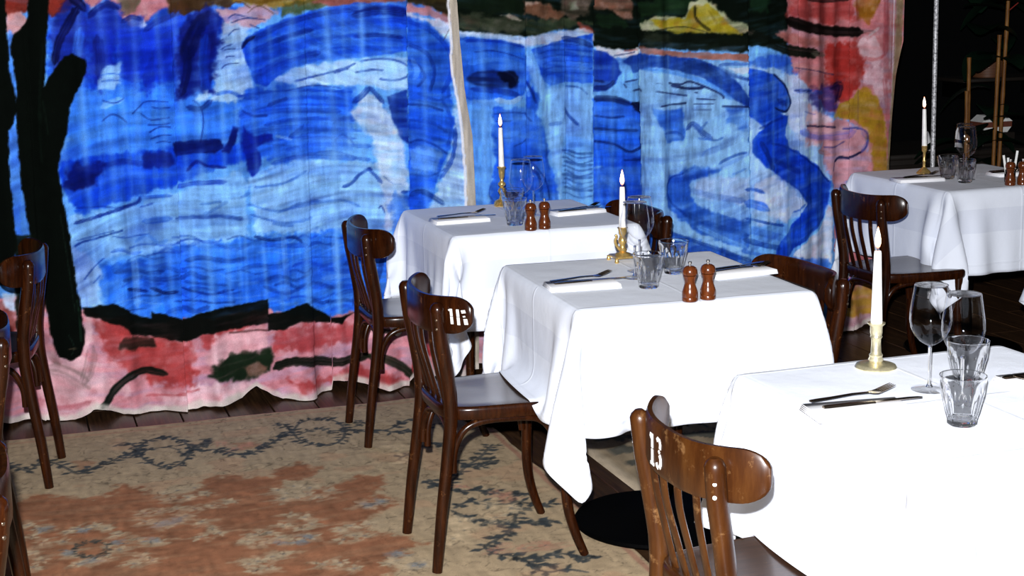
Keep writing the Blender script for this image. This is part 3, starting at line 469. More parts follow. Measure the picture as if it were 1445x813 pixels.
('S','2a569e',0.70,0.0122,0.45,[(3.016,1.099),(3.036,1.007),(3.023,0.916)]),
('P','3566bc',0.92,0.0121,0.50,[(2.672,0.723),(2.698,0.782),(2.764,0.809),(2.856,0.816),(2.91,0.8),(2.89,0.783),(2.823,0.769),(2.783,0.741),(2.79,0.685),(2.857,0.632),(3.032,0.572),(3.032,0.453),(2.857,0.509),(2.744,0.591),(2.684,0.655)]),
('S','1f428e',0.75,0.0120,0.45,[(2.757,0.791),(2.698,0.77),(2.678,0.723),(2.704,0.666),(2.763,0.614)]),
('P','bdd2f0',0.90,0.0153,0.30,[(2.797,0.734),(2.836,0.762),(2.923,0.775),(3.031,0.763),(3.031,0.64),(2.923,0.671),(2.823,0.683)]),
('S','6a8cc8',0.50,0.0303,0.45,[(2.79,0.716),(2.89,0.685),(3.011,0.666)]),
('S','214a9a',0.60,0.0302,0.45,[(2.744,0.627),(2.857,0.571),(3.025,0.516)]),
('S','8cbcf0',0.70,0.0213,0.45,[(2.823,0.555),(2.924,0.504),(3.019,0.461)]),
('S','1c3f88',0.80,0.0213,0.45,[(2.684,0.54),(2.823,0.487),(2.958,0.434),(3.06,0.395)]),
('P','2654ae',0.85,0.0183,0.50,[(2.544,0.549),(2.691,0.545),(2.857,0.478),(2.992,0.419),(2.992,0.3),(2.542,0.336)]),
('P','bcd4f2',0.90,0.0156,0.20,[(3.035,1.249),(3.258,1.211),(3.397,1.175),(3.435,0.896),(3.473,0.706),(3.37,0.587),(3.059,0.545),(3.037,0.916)]),
('P','cdd8f2',0.95,0.0250,0.30,[(3.224,1.212),(3.397,1.182),(3.454,1.081),(3.471,0.894),(3.331,0.87),(3.213,0.999)]),
('P','3560c0',0.80,0.0124,0.80,[(3.035,1.261),(3.156,1.293),(3.244,1.272),(3.292,1.258),(3.258,1.223),(3.362,1.207),(3.224,1.2),(3.156,1.227),(3.035,1.237)]),
('P','2556be',1.00,0.0046,0.40,[(3.032,1.228),(3.096,1.223),(3.17,1.196),(3.218,1.145),(3.25,1.071),(3.226,1.035),(3.192,1.031),(3.172,0.995),(3.124,0.973),(3.09,0.992),(3.033,1.038)]),
('S','0d1a48',0.90,0.0124,0.20,[(3.156,1.202),(3.211,1.152),(3.246,1.083),(3.233,1.047),(3.206,1.039),(3.164,1.056)]),
('S','0f2468',0.60,0.0309,0.45,[(3.178,1.092),(3.219,1.066)]),
('S','4c86e0',0.50,0.0153,0.70,[(3.062,1.188),(3.116,1.168),(3.157,1.124)]),
('P','2454bc',1.00,0.0062,0.40,[(3.192,1.031),(3.233,1.017),(3.213,0.938),(3.241,0.881),(3.332,0.833),(3.43,0.759),(3.481,0.7),(3.475,0.612),(3.448,0.531),(3.371,0.48),(3.267,0.43),(3.239,0.394),(3.163,0.4),(3.197,0.473),(3.259,0.538),(3.341,0.62),(3.285,0.692),(3.188,0.76),(3.119,0.801),(3.064,0.865),(3.064,0.921),(3.111,0.979)]),
('S','14307c',0.60,0.0154,0.45,[(3.091,0.968),(3.151,0.996),(3.206,1.012)]),
('S','102868',0.70,0.0246,0.45,[(3.098,0.913),(3.139,0.831),(3.16,0.786)]),
('S','14307c',0.60,0.0278,0.45,[(3.146,0.837),(3.228,0.801),(3.298,0.766)]),
('S','14307c',0.70,0.0124,0.45,[(3.145,0.904),(3.228,0.882),(3.332,0.82),(3.424,0.753),(3.474,0.7)]),
('S','14307c',0.40,0.0124,0.45,[(3.195,0.747),(3.264,0.712),(3.334,0.646)]),
('S','4c86e0',0.35,0.0249,0.80,[(3.368,0.706),(3.411,0.641),(3.398,0.554)]),
('S','1c3f90',0.50,0.0187,0.45,[(3.44,0.582),(3.406,0.515),(3.281,0.448)]),
('P','dfe6f4',0.95,0.0094,0.30,[(3.26,0.386),(3.281,0.429),(3.371,0.467),(3.448,0.519),(3.475,0.593),(3.497,0.579),(3.494,0.324),(3.261,0.342)]),
('P','cfdcf2',0.90,0.0124,0.35,[(3.146,0.769),(3.208,0.734),(3.278,0.68),(3.334,0.627),(3.258,0.582),(3.231,0.546),(3.148,0.589),(3.072,0.637),(3.072,0.724)]),
('S','3a64b4',0.75,0.0184,0.50,[(3.011,0.715),(3.079,0.705),(3.113,0.69)]),
('S','3f72cc',0.75,0.0429,0.50,[(3.011,0.659),(3.093,0.636),(3.134,0.615)]),
('S','284e9c',0.75,0.0153,0.50,[(3.011,0.591),(3.127,0.559),(3.21,0.541)]),
('S','5a8ad6',0.75,0.0369,0.50,[(3.012,0.542),(3.162,0.5),(3.239,0.476)]),
('S','204690',0.75,0.0276,0.50,[(3.005,0.499),(3.094,0.468),(3.197,0.441)]),
('S','3a6cc4',0.75,0.0215,0.50,[(2.998,0.45),(3.129,0.409),(3.233,0.382)]),
('S','3a64b4',0.75,0.0124,0.50,[(3.265,0.594),(3.3,0.604),(3.327,0.621)]),
('P','3465bc',0.80,0.0125,0.50,[(2.992,0.406),(3.163,0.387),(3.267,0.386),(3.479,0.351),(3.481,0.197),(2.993,0.237)]),
('P','dc8c92',1.00,0.0125,0.40,[(3.226,1.692),(3.88,1.684),(3.893,1.157),(3.854,0.684),(3.814,-0.093),(3.521,-0.066),(3.503,0.642),(3.687,0.726),(3.683,0.915),(3.469,1.018),(3.258,1.211),(3.23,1.333)]),
('P','c4504e',0.95,0.0188,0.40,[(3.248,1.573),(3.585,1.567),(3.595,1.42),(3.463,1.405),(3.304,1.428),(3.229,1.454)]),
('S','2a1c1c',0.80,0.0187,0.45,[(3.323,1.518),(3.426,1.503),(3.558,1.51)]),
('P','d08a90',0.90,0.0158,0.50,[(3.189,1.382),(3.36,1.36),(3.604,1.322),(3.464,1.296),(3.257,1.32)]),
('P','a8505a',0.60,0.0124,0.30,[(3.229,1.436),(3.269,1.483),(3.29,1.44)]),
('P','c23a34',0.96,0.0189,0.35,[(3.457,1.314),(3.611,1.322),(3.64,1.265),(3.656,1.185),(3.615,1.105),(3.588,1.051),(3.524,1.047),(3.453,1.143),(3.437,1.229)]),
('P','b97a18',0.96,0.0159,0.50,[(3.604,1.688),(3.73,1.686),(3.727,1.503),(3.7,1.455),(3.673,1.4),(3.63,1.413),(3.601,1.475)]),
('S','a04a20',0.60,0.0158,0.45,[(3.607,1.536),(3.608,1.475),(3.616,1.414)]),
('P','eccdd6',0.85,0.0159,0.60,[(3.618,1.322),(3.709,1.35),(3.74,1.256),(3.713,1.195),(3.662,1.228),(3.626,1.272)]),
('P','e9c8d4',0.85,0.0191,0.60,[(3.656,1.197),(3.755,1.206),(3.779,1.099),(3.737,1.038),(3.693,1.121),(3.657,1.141)]),
('S','c85a66',0.60,0.0382,0.70,[(3.761,1.564),(3.765,1.41),(3.761,1.255)]),
('S','c85a66',0.50,0.0319,0.70,[(3.756,1.162),(3.781,1.005),(3.794,0.783)]),
('S','c03c40',0.50,0.0190,0.80,[(3.641,1.247),(3.712,1.238),(3.754,1.256)]),
('S','120f0c',0.97,0.0532,0.20,[(3.222,1.43),(3.325,1.397),(3.463,1.372),(3.61,1.362),(3.638,1.361)]),
('S','4c4440',0.60,0.0222,0.90,[(3.624,1.364),(3.674,1.36),(3.702,1.362)]),
('S','d6ccd0',0.70,0.0159,0.80,[(3.674,1.345),(3.723,1.38)]),
('S','171d16',0.93,0.0525,0.35,[(3.041,1.386),(3.122,1.342),(3.223,1.303),(3.326,1.285),(3.395,1.276)]),
('S','7a7c70',0.60,0.0250,0.90,[(3.361,1.281),(3.444,1.266)]),
('P','c87872',0.90,0.0094,0.40,[(3.169,1.371),(3.223,1.382),(3.325,1.348),(3.464,1.326),(3.436,1.309),(3.326,1.312),(3.216,1.333)]),
('S','d8989a',0.70,0.0311,0.60,[(3.251,1.236),(3.362,1.213),(3.452,1.198)]),
('P','3a3078',0.75,0.0283,0.60,[(3.349,1.116),(3.432,1.137),(3.53,1.146),(3.524,1.078),(3.49,0.999),(3.42,1.014),(3.364,1.054)]),
('S','1a1238',0.60,0.0440,0.60,[(3.474,1.117),(3.523,1.128),(3.503,1.06)]),
('S','4a60b8',0.65,0.0218,0.60,[(3.266,1.125),(3.349,1.116),(3.432,1.1)]),
('S','26305e',0.70,0.0078,0.30,[(3.265,1.223),(3.362,1.207),(3.487,1.178)]),
('S','26305e',0.70,0.0078,0.30,[(3.266,1.125),(3.363,1.115)]),
('P','b8921e',0.97,0.0127,0.50,[(3.497,0.986),(3.524,1.047),(3.594,1.069),(3.622,1.111),(3.664,1.116),(3.715,1.07),(3.745,1.006),(3.777,0.879),(3.792,0.56),(3.712,0.565),(3.692,0.82),(3.654,0.929),(3.596,0.975)]),
('S','8a741c',0.40,0.0505,0.80,[(3.518,1.004),(3.616,1.024),(3.681,1.009)]),
('S','7a4a58',0.40,0.0095,0.45,[(3.622,1.105),(3.625,0.949)]),
('P','e2a0aa',0.92,0.0222,0.40,[(3.33,0.975),(3.54,0.978),(3.661,0.929),(3.699,0.82),(3.709,0.692),(3.509,0.673),(3.458,0.77),(3.429,0.865),(3.338,0.901)]),
('P','eec4cc',0.80,0.0188,0.40,[(3.35,1.054),(3.49,0.98),(3.456,0.957),(3.33,0.988)]),
('S','2a3050',0.85,0.0125,0.30,[(3.33,0.966),(3.435,0.952),(3.505,0.942)]),
('S','6472c0',0.60,0.0440,0.70,[(3.296,0.946),(3.4,0.91),(3.541,0.903),(3.611,0.918)]),
('S','2c3a80',0.75,0.0127,0.50,[(3.54,0.934),(3.633,0.93),(3.676,0.903),(3.67,0.846),(3.635,0.817)]),
('S','6a6cac',0.40,0.0253,0.80,[(3.647,0.917),(3.677,0.871),(3.649,0.822)]),
('S','3a4880',0.70,0.0094,0.30,[(3.443,0.858),(3.506,0.855),(3.555,0.877)]),
('S','181e44',0.90,0.0157,0.20,[(3.5,0.786),(3.528,0.804),(3.585,0.801),(3.642,0.823)]),
('S','26305e',0.70,0.0094,0.45,[(3.5,0.786),(3.494,0.743)]),
('S','5a6ab0',0.50,0.0093,0.30,[(3.315,1.031),(3.385,1.01)]),
('S','c06a60',0.40,0.0282,0.80,[(3.401,0.848),(3.472,0.825)]),
('S','f2e8f0',0.85,0.0128,0.50,[(3.823,1.685),(3.817,1.316),(3.809,1.066),(3.787,0.752),(3.784,0.56)]),
('S','e8dce4',0.50,0.0191,0.90,[(3.797,1.563),(3.796,1.316),(3.791,1.192)]),
('S','9b8a66',1.00,0.0479,0.35,[(3.858,1.684),(3.851,1.408),(3.844,1.253),(3.83,1.097),(3.812,0.909),(3.802,0.719),(3.8,0.495),(3.805,-0.026)]),
('S','c8bca4',0.60,0.0096,0.80,[(3.836,1.408),(3.821,1.16),(3.799,0.878)]),
('P','caa0b8',1.00,0.0159,0.50,[(3.551,0.301),(3.609,0.309),(3.696,0.277),(3.712,0.211),(3.66,0.241),(3.552,0.24)]),
('P','3550b8',0.95,0.0126,0.50,[(3.545,0.256),(3.603,0.245),(3.618,0.186),(3.553,0.172)]),
('P','c49a3a',0.95,0.0191,0.50,[(3.546,0.159),(3.611,0.203),(3.712,0.211),(3.787,0.139),(3.796,0.066),(3.555,0.068)]),
('P','d8b0bc',0.95,0.0127,0.50,[(3.541,0.076),(3.796,0.066),(3.805,-0.026),(3.542,-0.002)]),
]
RUG_PAINT=[
('P','80563e',1.00,0.0350,0.25,[(-0.287,4.895),(-0.015,4.984),(0.03,5.055),(0.105,4.996),(0.17,4.948),(0.244,4.941),(0.296,5.041),(0.359,4.986),(0.388,4.884),(0.449,4.875),(0.509,4.888),(0.579,5.008),(0.661,5.007),(0.697,4.953),(0.769,4.948),(0.815,5.011),(0.889,5.056),(0.941,4.977),(0.901,4.896),(0.803,4.872),(0.765,4.765),(0.761,4.664),(0.835,4.722),(0.913,4.782),(0.984,4.784),(1.043,4.847),(1.12,4.817),(1.092,4.711),(1.037,4.657),(1.083,4.61),(1.106,4.543),(1.051,4.48),(0.977,4.4),(0.974,4.297),(1.031,4.249),(1.084,4.167),(1.059,4.128),(0.996,4.11),(0.957,4.038),(0.907,3.893),(-0.267,4.344)]),
('P','80563e',0.50,0.0200,0.30,[(0.164,5.362),(0.226,5.364),(0.24,5.29),(0.177,5.248)]),
('P','80563e',0.50,0.0200,0.30,[(0.713,5.364),(0.794,5.368),(0.793,5.295),(0.719,5.271)]),
('P','80563e',0.30,0.0200,0.30,[(1.335,4.327),(1.387,4.334),(1.376,4.27),(1.324,4.264)]),
('F','9c8a70',0.95,0.0300,0.00,[(0.423,4.9),(0.465,4.913),(0.522,4.921),(0.434,4.836),(0.489,4.83),(0.547,4.851)]),
('F','9c8a70',0.95,0.0300,0.00,[(0.347,4.728),(0.39,4.726),(0.445,4.732),(0.497,4.712),(0.552,4.718),(0.604,4.74)]),
('F','9c8a70',0.95,0.0300,0.00,[(0.34,4.65),(0.373,4.623),(0.404,4.591),(0.442,4.61),(0.462,4.656),(0.502,4.586),(0.525,4.511),(0.539,4.467),(0.485,4.45)]),
('F','9c8a70',0.95,0.0300,0.00,[(0.771,4.8),(0.793,4.754),(0.817,4.7),(0.857,4.729),(0.88,4.675),(0.772,4.703),(0.874,4.782),(0.827,4.816),(0.926,4.731)]),
('F','9c8a70',0.95,0.0300,0.00,[(0.767,4.55),(0.803,4.508),(0.73,4.464),(0.774,4.414),(0.811,4.438),(0.678,4.412),(0.637,4.416),(0.608,4.364),(0.702,4.365),(0.737,4.326),(0.79,4.331),(0.655,4.334)]),
('F','9c8a70',0.95,0.0300,0.00,[(0.583,4.183),(0.611,4.195),(0.655,4.213),(0.687,4.224),(0.627,4.132),(0.59,4.124)]),
('F','9c8a70',0.95,0.0300,0.00,[(0.881,4.359),(0.918,4.383),(0.971,4.376),(0.91,4.297),(0.873,4.273),(0.939,4.285)]),
('F','9c8a70',0.95,0.0300,0.00,[(0.111,4.64),(0.142,4.66),(0.194,4.666),(0.223,4.629),(0.25,4.567),(0.097,4.563),(0.213,4.475),(0.246,4.432),(0.112,4.447),(0.167,4.373),(0.206,4.375),(0.127,4.359)]),
('F','9c8a70',0.95,0.0300,0.00,[(0.306,4.501),(0.332,4.459),(0.357,4.462),(0.302,4.35),(0.328,4.31),(0.278,4.301)]),
('F','9c8a70',0.95,0.0300,0.00,[(0.001,4.749),(0.031,4.704),(0.009,4.635),(0.037,4.574),(0.006,4.495),(0.033,4.425),(0.008,4.377)]),
('F','9c8a70',0.95,0.0300,0.00,[(0.993,4.566),(1.019,4.534),(1.06,4.561)]),
('F','9c8a70',0.95,0.0300,0.00,[(0.776,4.108),(0.825,4.101),(0.853,4.044)]),
('F','9c8a70',0.95,0.0300,0.00,[(0.978,4.059),(1.049,4.014),(1.001,3.987),(1.077,3.969),(0.953,4.04)]),
('F','6f7274',0.80,0.0220,0.00,[(0.4,4.613),(0.378,4.608),(0.433,4.627)]),
('F','6f7274',0.80,0.0220,0.00,[(0.688,4.321),(0.754,4.307),(0.78,4.335)]),
('F','6f7274',0.80,0.0220,0.00,[(0.339,4.481),(0.158,4.641),(0.244,4.493),(0.167,4.379)]),
('F','6f7274',0.80,0.0220,0.00,[(0.99,4.106),(1.025,4.001),(1.012,4.551),(1.049,4.565)]),
('F','6f7274',0.80,0.0220,0.00,[(0.041,4.687),(0.108,4.461)]),
('V','3a3c38',0.90,0.0300,0.00,[(0.117,4.481),(0.145,4.519),(0.18,4.531),(0.213,4.481),(0.204,4.411),(0.168,4.402),(0.134,4.427),(0.117,4.481)]),
('V','33383a',0.90,0.0650,0.00,[(-0.077,5.399),(-0.042,5.402),(0.014,5.313),(0.063,5.403),(0.119,5.338),(0.175,5.216),(0.232,5.276),(0.282,5.315),(0.347,5.385),(0.387,5.404)]),
('V','33383a',0.90,0.0650,0.00,[(0.306,5.491),(0.358,5.525),(0.387,5.404),(0.347,5.332)]),
('V','33383a',0.95,0.0580,0.00,[(0.387,5.404),(0.416,5.502),(0.485,5.549),(0.54,5.479),(0.56,5.371),(0.53,5.242),(0.469,5.165),(0.417,5.236),(0.39,5.332),(0.387,5.404)]),
('V','33383a',0.80,0.0460,0.00,[(0.408,5.396),(0.452,5.414),(0.486,5.418),(0.523,5.35),(0.525,5.279)]),
('V','33383a',0.90,0.0650,0.00,[(0.56,5.371),(0.596,5.321),(0.633,5.323),(0.673,5.29),(0.728,5.215),(0.787,5.262),(0.856,5.343),(0.905,5.417)]),
('V','33383a',0.80,0.0650,0.00,[(0.601,5.464),(0.644,5.447),(0.602,5.39),(0.575,5.329)]),
('V','33383a',0.90,0.0580,0.00,[(0.88,5.544),(0.923,5.547),(0.931,5.445),(0.905,5.417)]),
('V','33383a',0.95,0.0580,0.00,[(0.941,5.441),(0.986,5.542),(1.061,5.572),(1.113,5.51),(1.122,5.407),(1.091,5.286),(1.03,5.218),(0.973,5.259),(0.939,5.347),(0.941,5.441)]),
('V','33383a',0.80,0.0460,0.00,[(0.958,5.396),(1.007,5.434),(1.05,5.436),(1.082,5.365)]),
('V','33383a',0.90,0.0650,0.00,[(1.122,5.407),(1.148,5.358),(1.196,5.338),(1.261,5.331),(1.31,5.37),(1.366,5.428),(1.427,5.443)]),
('V','33383a',0.80,0.0580,0.00,[(1.181,5.503),(1.202,5.454),(1.16,5.411)]),
('V','33383a',0.90,0.0650,0.00,[(1.257,5.314),(1.312,5.272),(1.379,5.303),(1.466,5.347)]),
('V','33383a',0.90,0.0650,0.00,[(1.214,4.969),(1.275,5.03),(1.329,5.08),(1.384,5.112),(1.408,5.048)]),
('V','33383a',0.90,0.0650,0.00,[(1.236,4.7),(1.267,4.642),(1.33,4.694),(1.397,4.795),(1.475,4.881),(1.541,4.977),(1.57,5.019)]),
('V','33383a',0.90,0.0650,0.00,[(1.39,4.898),(1.412,4.806),(1.456,4.788),(1.501,4.82),(1.502,4.87)]),
('V','33383a',0.90,0.0720,0.00,[(1.252,4.725),(1.276,4.608),(1.34,4.567),(1.403,4.542),(1.437,4.485),(1.489,4.479),(1.495,4.447)]),
('V','33383a',0.95,0.0720,0.00,[(1.249,4.416),(1.294,4.454),(1.35,4.447),(1.393,4.401),(1.463,4.402),(1.502,4.344),(1.543,4.356)]),
('V','33383a',0.95,0.0720,0.00,[(1.237,4.407),(1.267,4.326),(1.313,4.255),(1.368,4.22),(1.431,4.209),(1.491,4.212),(1.459,4.159)]),
('V','33383a',0.95,0.0720,0.00,[(1.455,4.377),(1.412,4.297),(1.376,4.217),(1.338,4.155),(1.289,4.111),(1.241,4.069),(1.254,4.004),(1.288,3.979),(1.311,3.935),(1.338,3.879),(1.397,3.868)]),
('V','33383a',0.95,0.0720,0.00,[(1.306,3.938),(1.369,3.936),(1.432,3.935),(1.471,3.897),(1.481,3.858)]),
('V','33383a',0.90,0.0650,0.00,[(1.313,3.867),(1.348,3.82),(1.4,3.822),(1.448,3.781)]),
('F','b5a080',0.70,0.0500,0.00,[(1.363,4.413),(1.416,4.364),(1.348,4.295)]),
('F','b5a080',0.70,0.0500,0.00,[(1.233,5.065),(1.237,4.934)]),
('F','b5a080',0.70,0.0500,0.00,[(1.237,4.298),(1.226,4.224),(1.176,4.168)]),
('F','a0705c',0.60,0.0300,0.00,[(1.416,4.508),(1.437,4.456),(1.331,4.616)]),
('F','a0705c',0.60,0.0300,0.00,[(1.343,4.017),(1.264,4.036),(1.408,4.016)]),
('F','a0705c',0.60,0.0300,0.00,[(0.666,5.383),(0.758,5.327),(0.717,5.307)]),
]
# ------------------------------------------------------------------ helpers
def tag(o, label=None, cat=None, group=None, kind=None):
    if label: o['label'] = label
    if cat: o['category'] = cat
    if group: o['group'] = group
    if kind: o['kind'] = kind
    return o
def thing(name, label, cat, loc=(0, 0, 0), rz=0, group=None):
    o = bpy.data.objects.new(name, None); COL.objects.link(o)
    o.empty_display_size = .05
    o.location = loc; o.rotation_euler = (0, 0, rz)
    return tag(o, label, cat, group)
def dup(root, loc, rz=0, label=None, group=None):
    r = root.copy(); COL.objects.link(r); r.location = loc; r.rotation_euler = (root.rotation_euler[0], root.rotation_euler[1], rz)
    if label: r['label'] = label
    if group: r['group'] = group
    for ch in list(root.children):
        c = ch.copy(); COL.objects.link(c); c.parent = r
        for g in list(ch.children):
            d = g.copy(); COL.objects.link(d); d.parent = c
    return r
class MB:
    def __init__(s): s.v = []; s.f = []
    def add(s, v, f):
        b = len(s.v); s.v += [tuple(map(float, p)) for p in v]; s.f += [tuple(i + b for i in q) for q in f]; return s
    def box(s, a, b, bev=0):
        x0, y0, z0 = a; x1, y1, z1 = b
        if bev <= 0:
            v = [(x0,y0,z0),(x1,y0,z0),(x1,y1,z0),(x0,y1,z0),(x0,y0,z1),(x1,y0,z1),(x1,y1,z1),(x0,y1,z1)]
            return s.add(v, [(0,3,2,1),(4,5,6,7),(0,1,5,4),(1,2,6,5),(2,3,7,6),(3,0,4,7)])
        e = bev
        def ring(z, i):
            return [(x0+i+e,y0+i,z),(x1-i-e,y0+i,z),(x1-i,y0+i+e,z),(x1-i,y1-i-e,z),(x1-i-e,y1-i,z),(x0+i+e,y1-i,z),(x0+i,y1-i-e,z),(x0+i,y0+i+e,z)]
        v = ring(z0, e*.6) + ring(z0+e, 0) + ring(z1-e, 0) + ring(z1, e*.6)
        f = [tuple(reversed(range(8))), tuple(range(24, 32))]
        for k in range(3):
            for i in range(8):
                j = (i+1) % 8; f.append((k*8+i, k*8+j, k*8+8+j, k*8+8+i))
        return s.add(v, f)
    def tube(s, pts, r, n=10, cap=True, flat=1.0, up=None):
        pts = [Vector(p) for p in pts]; m = len(pts)
        if not hasattr(r, '__len__'): r = [r]*m
        v = []; f = []
        t0 = (pts[1]-pts[0]).normalized()
        a = Vector(up) if up else (Vector((0,0,1)) if abs(t0.z) < .9 else Vector((1,0,0)))
        for i, p in enumerate(pts):
            t = (pts[min(i+1, m-1)] - pts[max(i-1, 0)]).normalized()
            a = (a - t*a.dot(t)).normalized(); b = t.cross(a)
            for k in range(n):
                w = 2*PI*k/n; v.append(p + a*(math.cos(w)*r[i]*flat) + b*(math.sin(w)*r[i]))
        for i in range(m-1):
            for k in range(n):
                q = (k+1) % n; f.append((i*n+k, i*n+q, i*n+n+q, i*n+n+k))
        if cap: f += [tuple(reversed(range(n))), tuple(range((m-1)*n, m*n))]
        return s.add(v, f)
    def lathe(s, prof, n=24, c=(0,0,0), mod=None):
        v = []; f = []; m = len(prof)
        for i, (r, z) in enumerate(prof):
            for k in range(n):
                w = 2*PI*k/n; q = r*(mod(w, z, i) if mod else 1)
                v.append((c[0]+q*math.cos(w), c[1]+q*math.sin(w), c[2]+z))
        for i in range(m-1):
            for k in range(n):
                q = (k+1) % n; f.append((i*n+k, i*n+q, i*n+n+q, i*n+n+k))
        if prof[0][0] > 1e-5: f.append(tuple(reversed(range(n))))
        if prof[-1][0] > 1e-5: f.append(tuple(range((m-1)*n, m*n)))
        return s.add(v, f)
    def build(s, name, mat, parent=None, smooth=40, loc=None):
        me = bpy.data.meshes.new(name); me.from_pydata(s.v, [], s.f); me.update()
        if mat: me.materials.append(mat)
        if smooth:
            me.shade_smooth()
            me.set_sharp_from_angle(angle=math.radians(smooth))
        o = bpy.data.objects.new(name, me); COL.objects.link(o)
        if parent: o.parent = parent
        if loc: o.location = loc
        return o
def spline(P, n=5):
    P = [Vector(p) for p in P]; out = []
    for i in range(len(P)-1):
        a = P[max(i-1, 0)]; b = P[i]; c = P[i+1]; d = P[min(i+2, len(P)-1)]
        for k in range(n):
            t = k/n
            out.append(.5*((2*b)+(-a+c)*t+(2*a-5*b+4*c-d)*t*t+(-a+3*b-3*c+d)*t**3))
    out.append(P[-1]); return out

# ------------------------------------------------------------------ materials
def mat(name):
    m = bpy.data.materials.new(name); m.use_nodes = True
    nt = m.node_tree; b = nt.nodes['Principled BSDF']; return m, nt, b
def setp(b, **k):
    names = dict(col='Base Color', rough='Roughness', metal='Metallic', coat='Coat Weight', crough='Coat Roughness', spec='Specular IOR Level', trans='Transmission Weight', ior='IOR', sheen='Sheen Weight', sub='Subsurface Weight')
    for q, v in k.items():
        if q == 'col': v = (*v, 1)
        b.inputs[names[q]].default_value = v
def noise_ramp(nt, scale, stops, vec=None, detail=4, rough=.6, dist=0):
    n = nt.nodes.new('ShaderNodeTexNoise'); n.inputs['Scale'].default_value = scale; n.inputs['Detail'].default_value = detail
    n.inputs['Roughness'].default_value = rough; n.inputs['Distortion'].default_value = dist
    if vec: nt.links.new(vec, n.inputs['Vector'])
    r = nt.nodes.new('ShaderNodeValToRGB'); e = r.color_ramp.elements
    e[0].position, e[0].color = stops[0][0], (*stops[0][1], 1); e[1].position, e[1].color = stops[-1][0], (*stops[-1][1], 1)
    for p, c in stops[1:-1]:
        q = e.new(p); q.color = (*c, 1)
    nt.links.new(n.outputs['Fac'], r.inputs['Fac']); return n, r
def objvec(nt, scale=(1,1,1)):
    t = nt.nodes.new('ShaderNodeTexCoord'); m = nt.nodes.new('ShaderNodeMapping'); m.inputs['Scale'].default_value = scale
    nt.links.new(t.outputs['Object'], m.inputs['Vector']); return m.outputs['Vector']
def bump(nt, b, src, strength=.2, dist=.002, prev=None):
    p = nt.nodes.new('ShaderNodeBump'); p.inputs['Strength'].default_value = strength; p.inputs['Distance'].default_value = dist
    nt.links.new(src, p.inputs['Height']); nt.links.new(p.outputs['Normal'], b.inputs['Normal'])
    if prev: nt.links.new(prev, p.inputs['Normal'])
    return p.outputs['Normal']
def wood(name, c0, c1, c2, scale=(60, 60, 6), rough=.32, coat=.5, grain=3.0, scuff=(.16,.075,.025), scuff_amt=.62):
    m, nt, b = mat(name)
    n, r = noise_ramp(nt, grain, [(.3, c0), (.5, c1), (.72, c2)], objvec(nt, scale), 6, .65)
    n2, r2 = noise_ramp(nt, 24, [(scuff_amt, (0,0,0)), (scuff_amt+.12, (1,1,1))], objvec(nt, (1,1,1)), 10, .75)
    mx = nt.nodes.new('ShaderNodeMix'); mx.data_type = 'RGBA'; mx.inputs['B'].default_value = (*scuff, 1)
    nt.links.new(r2.outputs['Color'], mx.inputs['Factor']); nt.links.new(r.outputs['Color'], mx.inputs['A'])
    nt.links.new(mx.outputs['Result'], b.inputs['Base Color'])
    setp(b, rough=rough, coat=coat, crough=.18, spec=.22)
    bump(nt, b, n2.outputs['Fac'], .12, .001)
    return m
M = {}
M['chair'] = wood('dark_varnished_beech', (.007,.0017,.0005), (.018,.0042,.0010), (.036,.0090,.0018), (22,22,2.5), rough=.24, coat=.12, scuff=(.14,.055,.018), scuff_amt=.60)
M['seat'] = wood('worn_seat_plywood', (.014,.005,.0018), (.028,.010,.0035), (.05,.019,.007), (3,30,30), .30, .5, 4)
M['worn'] = wood('worn_golden_beech', (.018,.0050,.0011), (.036,.0108,.0022), (.060,.021,.0045), (14,14,2.5), rough=.33, coat=.15, grain=2.2, scuff=(.15,.075,.028), scuff_amt=.57)
M['mill'] = wood('polished_mill_wood', (.055,.012,.003), (.095,.022,.005), (.14,.035,.009), (40,40,12), .22, .5, 3, (.2,.06,.02), .9)
M['plank'] = wood('old_floorboards', (.014,.006,.003), (.038,.018,.008), (.085,.042,.017), (26,1.2,26), .45, .2, 3, (.09,.05,.022), .58)
M['cane'] = wood('bamboo_cane', (.10,.035,.008), (.17,.07,.016), (.28,.14,.035), (10,10,3), .5, .0, 3, (.3,.2,.06), .7)
def flat(name, col, rough=.6, metal=0, **k):
    m, nt, b = mat(name); setp(b, col=col, rough=rough, metal=metal, **k)
    n, r = noise_ramp(nt, 30, [(.3, tuple(x*.85 for x in col)), (.7, tuple(min(1, x*1.1) for x in col))], objvec(nt), 3)
    nt.links.new(r.outputs['Color'], b.inputs['Base Color']); return m
M['iron'] = flat('black_cast_iron', (.0008,.0008,.0009), .6, spec=.02)
M['under'] = flat('dark_table_core', (.02,.014,.01), .6)
M['screw'] = flat('steel_screw', (.75,.72,.68), .3, 1.0)
M['oldscrew'] = flat('tarnished_screw', (.14,.10,.07), .35, .8)
M['white'] = flat('white_stencil_paint', (.8,.79,.75), .6)
M['steel'] = flat('cutlery_steel', (.42,.37,.33), .16, 1.0)
M['tine'] = flat('cutlery_steel_dark', (.30,.23,.17), .22, 1.0)
M['wax'] = flat('white_candle_wax', (.88,.87,.84), .45, sub=.0)
M['wick'] = flat('burnt_wick', (.01,.008,.006), .9)
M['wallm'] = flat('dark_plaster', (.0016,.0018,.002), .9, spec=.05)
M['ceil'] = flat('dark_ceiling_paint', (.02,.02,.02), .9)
M['leaf'] = flat('dark_green_leaf', (.003,.012,.006), .5, spec=.1)
M['darkwood'] = flat('blackened_wood', (.010,.007,.005), .5)
M['pot'] = flat('dark_clay', (.02,.012,.009), .7)
M['red'] = flat('dark_red_flower', (.25,.02,.015), .6)
M['paper'] = flat('white_paper', (.7,.7,.68), .8)
M['brownstripe'] = flat('brown_stripe', (.12,.03,.015), .7)
